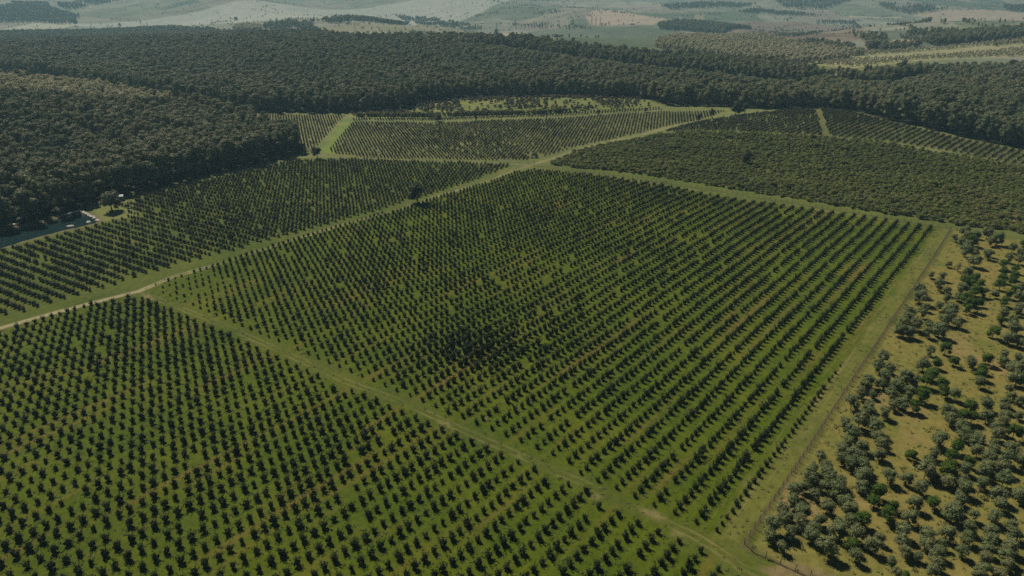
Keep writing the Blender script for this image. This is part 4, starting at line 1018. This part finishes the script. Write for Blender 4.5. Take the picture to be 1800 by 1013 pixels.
# --- far farm buildings and pylons ------------------------------------------------
def farm(u, v, L_, W_, H_, lab_, name='farm_building'):
    X, Y = at(u, v); z = float(height(np.array([X]), np.array([Y]))[0])
    e = empty(name, (X, Y, z - 0.5), R(8)); tag(e, lab_, 'building')
    g = Geo(); g.add(box_geo(0, 0, H_ / 2, L_, W_, H_)); part('wall', mesh_from('wall', g.V, g.F, [M_WHITE]), e)
    a_, b_ = L_ / 2 + .4, W_ / 2 + .4
    V = [(-a_, -b_, H_ + .02), (a_, -b_, H_ + .02), (a_, b_, H_ + .02), (-a_, b_, H_ + .02), (-a_, 0, H_ + W_ * .25), (a_, 0, H_ + W_ * .25)]
    part('roof', mesh_from('roof', V, [(0, 1, 5, 4), (2, 3, 4, 5), (0, 4, 3), (1, 2, 5), (3, 2, 1, 0)], [M_WHITE]), e)
farm(1111, 43, 17, 9, 4, 'long white farm building beyond the dark green field')
farm(848, 42, 9, 7, 4, 'small white house among the hedges left of the pylon')
farm(904, 43, 14, 7, 3.5, 'low white shed on the far fields right of the pylon')
farm(1131, 2, 20, 12, 5, 'white building far off at the very top of the picture')
farm(1434, 90, 7, 6, 3, 'tiny pale hut at the edge of the open woodland')
def pylon(u, v, hpx, lab_):
    X, Y = at(u, v); z = float(height(np.array([X]), np.array([Y]))[0])
    dep = Y * math.cos(PITCH) + (CAM_H - z) * math.sin(PITCH); H_ = hpx * dep / FPX / math.cos(PITCH)
    e = empty('pylon', (X, Y, z), R(15), H_ / 20.0); tag(e, lab_, 'pylon', 'power line pylons on the far fields')
    b_ = 1.9
    for sx3, sy3 in ((-1, -1), (1, -1), (1, 1), (-1, 1)):
        g = Geo(); g.add(tube([(sx3 * b_, sy3 * b_, 0), (sx3 * .45, sy3 * .45, 12), (sx3 * .1, sy3 * .1, 20)], [.17, .14, .08], 4)); part('leg', mesh_from('leg', g.V, g.F, [M_STEEL]), e)
    for hz, ln in ((12.5, 4.2), (15, 3.4), (17.5, 2.4)):
        g = Geo(); g.add(box_geo(0, 0, hz, ln * 2, .3, .3)); part('crossarm', mesh_from('crossarm', g.V, g.F, [M_STEEL]), e)
    g = Geo()
    for i in range(5):
        z0, z1 = i * 2.4, i * 2.4 + 2.4; w0, w1 = b_ - (b_ - .45) * z0 / 12, b_ - (b_ - .45) * z1 / 12
        for a_ in range(4):
            c, s = math.cos(a_ * math.pi / 2), math.sin(a_ * math.pi / 2)
            p0 = (-w0 * c + w0 * s, -w0 * s - w0 * c, z0); p1 = (w1 * c + w1 * s, w1 * s - w1 * c, z1)
            g.add(tube([p0, p1], [.08, .08], 3))
    part('bracing', mesh_from('bracing', g.V, g.F, [M_STEEL]), e)
pylon(248, 46, 11, 'lattice pylon above the left part of the wood')
pylon(624, 57, 12, 'lattice pylon on the pale field above the middle of the wood')
pylon(873, 56, 15, 'lattice pylon by the tan field near the small tree clump')
pylon(1040, 46, 16, 'leftmost of three pylons close together beyond the dark green field')
pylon(1047, 46, 15, 'middle one of three pylons close together beyond the dark green field')
pylon(1055, 46, 14, 'rightmost of three pylons close together beyond the dark green field')

# --- weeds -----------------------------------------------------------------
def tuft(rs, _=0):
    g = Geo(); t = Geo(); C = [np.array([*rs.normal(0, .22, 2), rs.uniform(0.03, .3)]) for _ in range(16)]
    g.add(leaves(rs, C, [np.array([0, 0, 1.0])] * 16, 0.28)); t.add(tube([(0, 0, -.05), (0, 0, .2)], [.02, .01], 3)); return g, t
K_TUFT = make_kind('weed_tuft', tuft, M_SCRUB, 4, seed=200)
X, Y = scatter(PLANT, 1.9, 0.5); m = (rng.random(X.size) < 0.34) & in_frame(X, Y, 0 * X, 20)
stuff('weeds', 'low weeds dotting the dry yellow ground of the fenced grove', 'weeds', K_TUFT, X[m], Y[m], height(X[m], Y[m]), rng.uniform(.5, 1.6, m.sum()))
X, Y = rng.uniform(-200, 260, 16000), rng.uniform(85, 420, 16000)
m = ((poly_sd(X, Y, MAIN) < 0) | (poly_sd(X, Y, BOTTOM) < 0) | (np.abs(line_sd(X, Y, CROSS)[0]) < 5) | (np.abs(line_sd(X, Y, FENCE)[0] + 6) < 5)) & in_frame(X, Y, 0 * X, 5)
stuff('weeds', 'tufts of rough grass between the orchard rows', 'weeds', K_TUFT, X[m], Y[m], height(X[m], Y[m]), rng.uniform(.4, 1.2, m.sum()))

# ------------------------------------------------------------------ haze
me = bpy.data.meshes.new('haze')
V, F = box_geo(0, 0, 0, 19000, 19000, 1); V = [(v[0], v[1], -90.0 if v[2] < 0 else 460.0) for v in V]
me.from_pydata(V, [], F)
hm = bpy.data.materials.new('haze_air'); hm.use_nodes = True; nt = hm.node_tree
nt.nodes.remove(nt.nodes['Principled BSDF'])
pv = nt.nodes.new('ShaderNodeVolumePrincipled')
pv.inputs['Color'].default_value = (0.44, 0.80, 1.0, 1); pv.inputs['Density'].default_value = 0.00013; pv.inputs['Anisotropy'].default_value = 0.1
nt.links.new(pv.outputs[0], nt.nodes['Material Output'].inputs['Volume'])
me.materials.append(hm)
o = bpy.data.objects.new('haze', me); scene.collection.objects.link(o)
o['kind'] = 'stuff'; o['label'] = 'thin blue haze over the distant farmland'; o['category'] = 'haze'
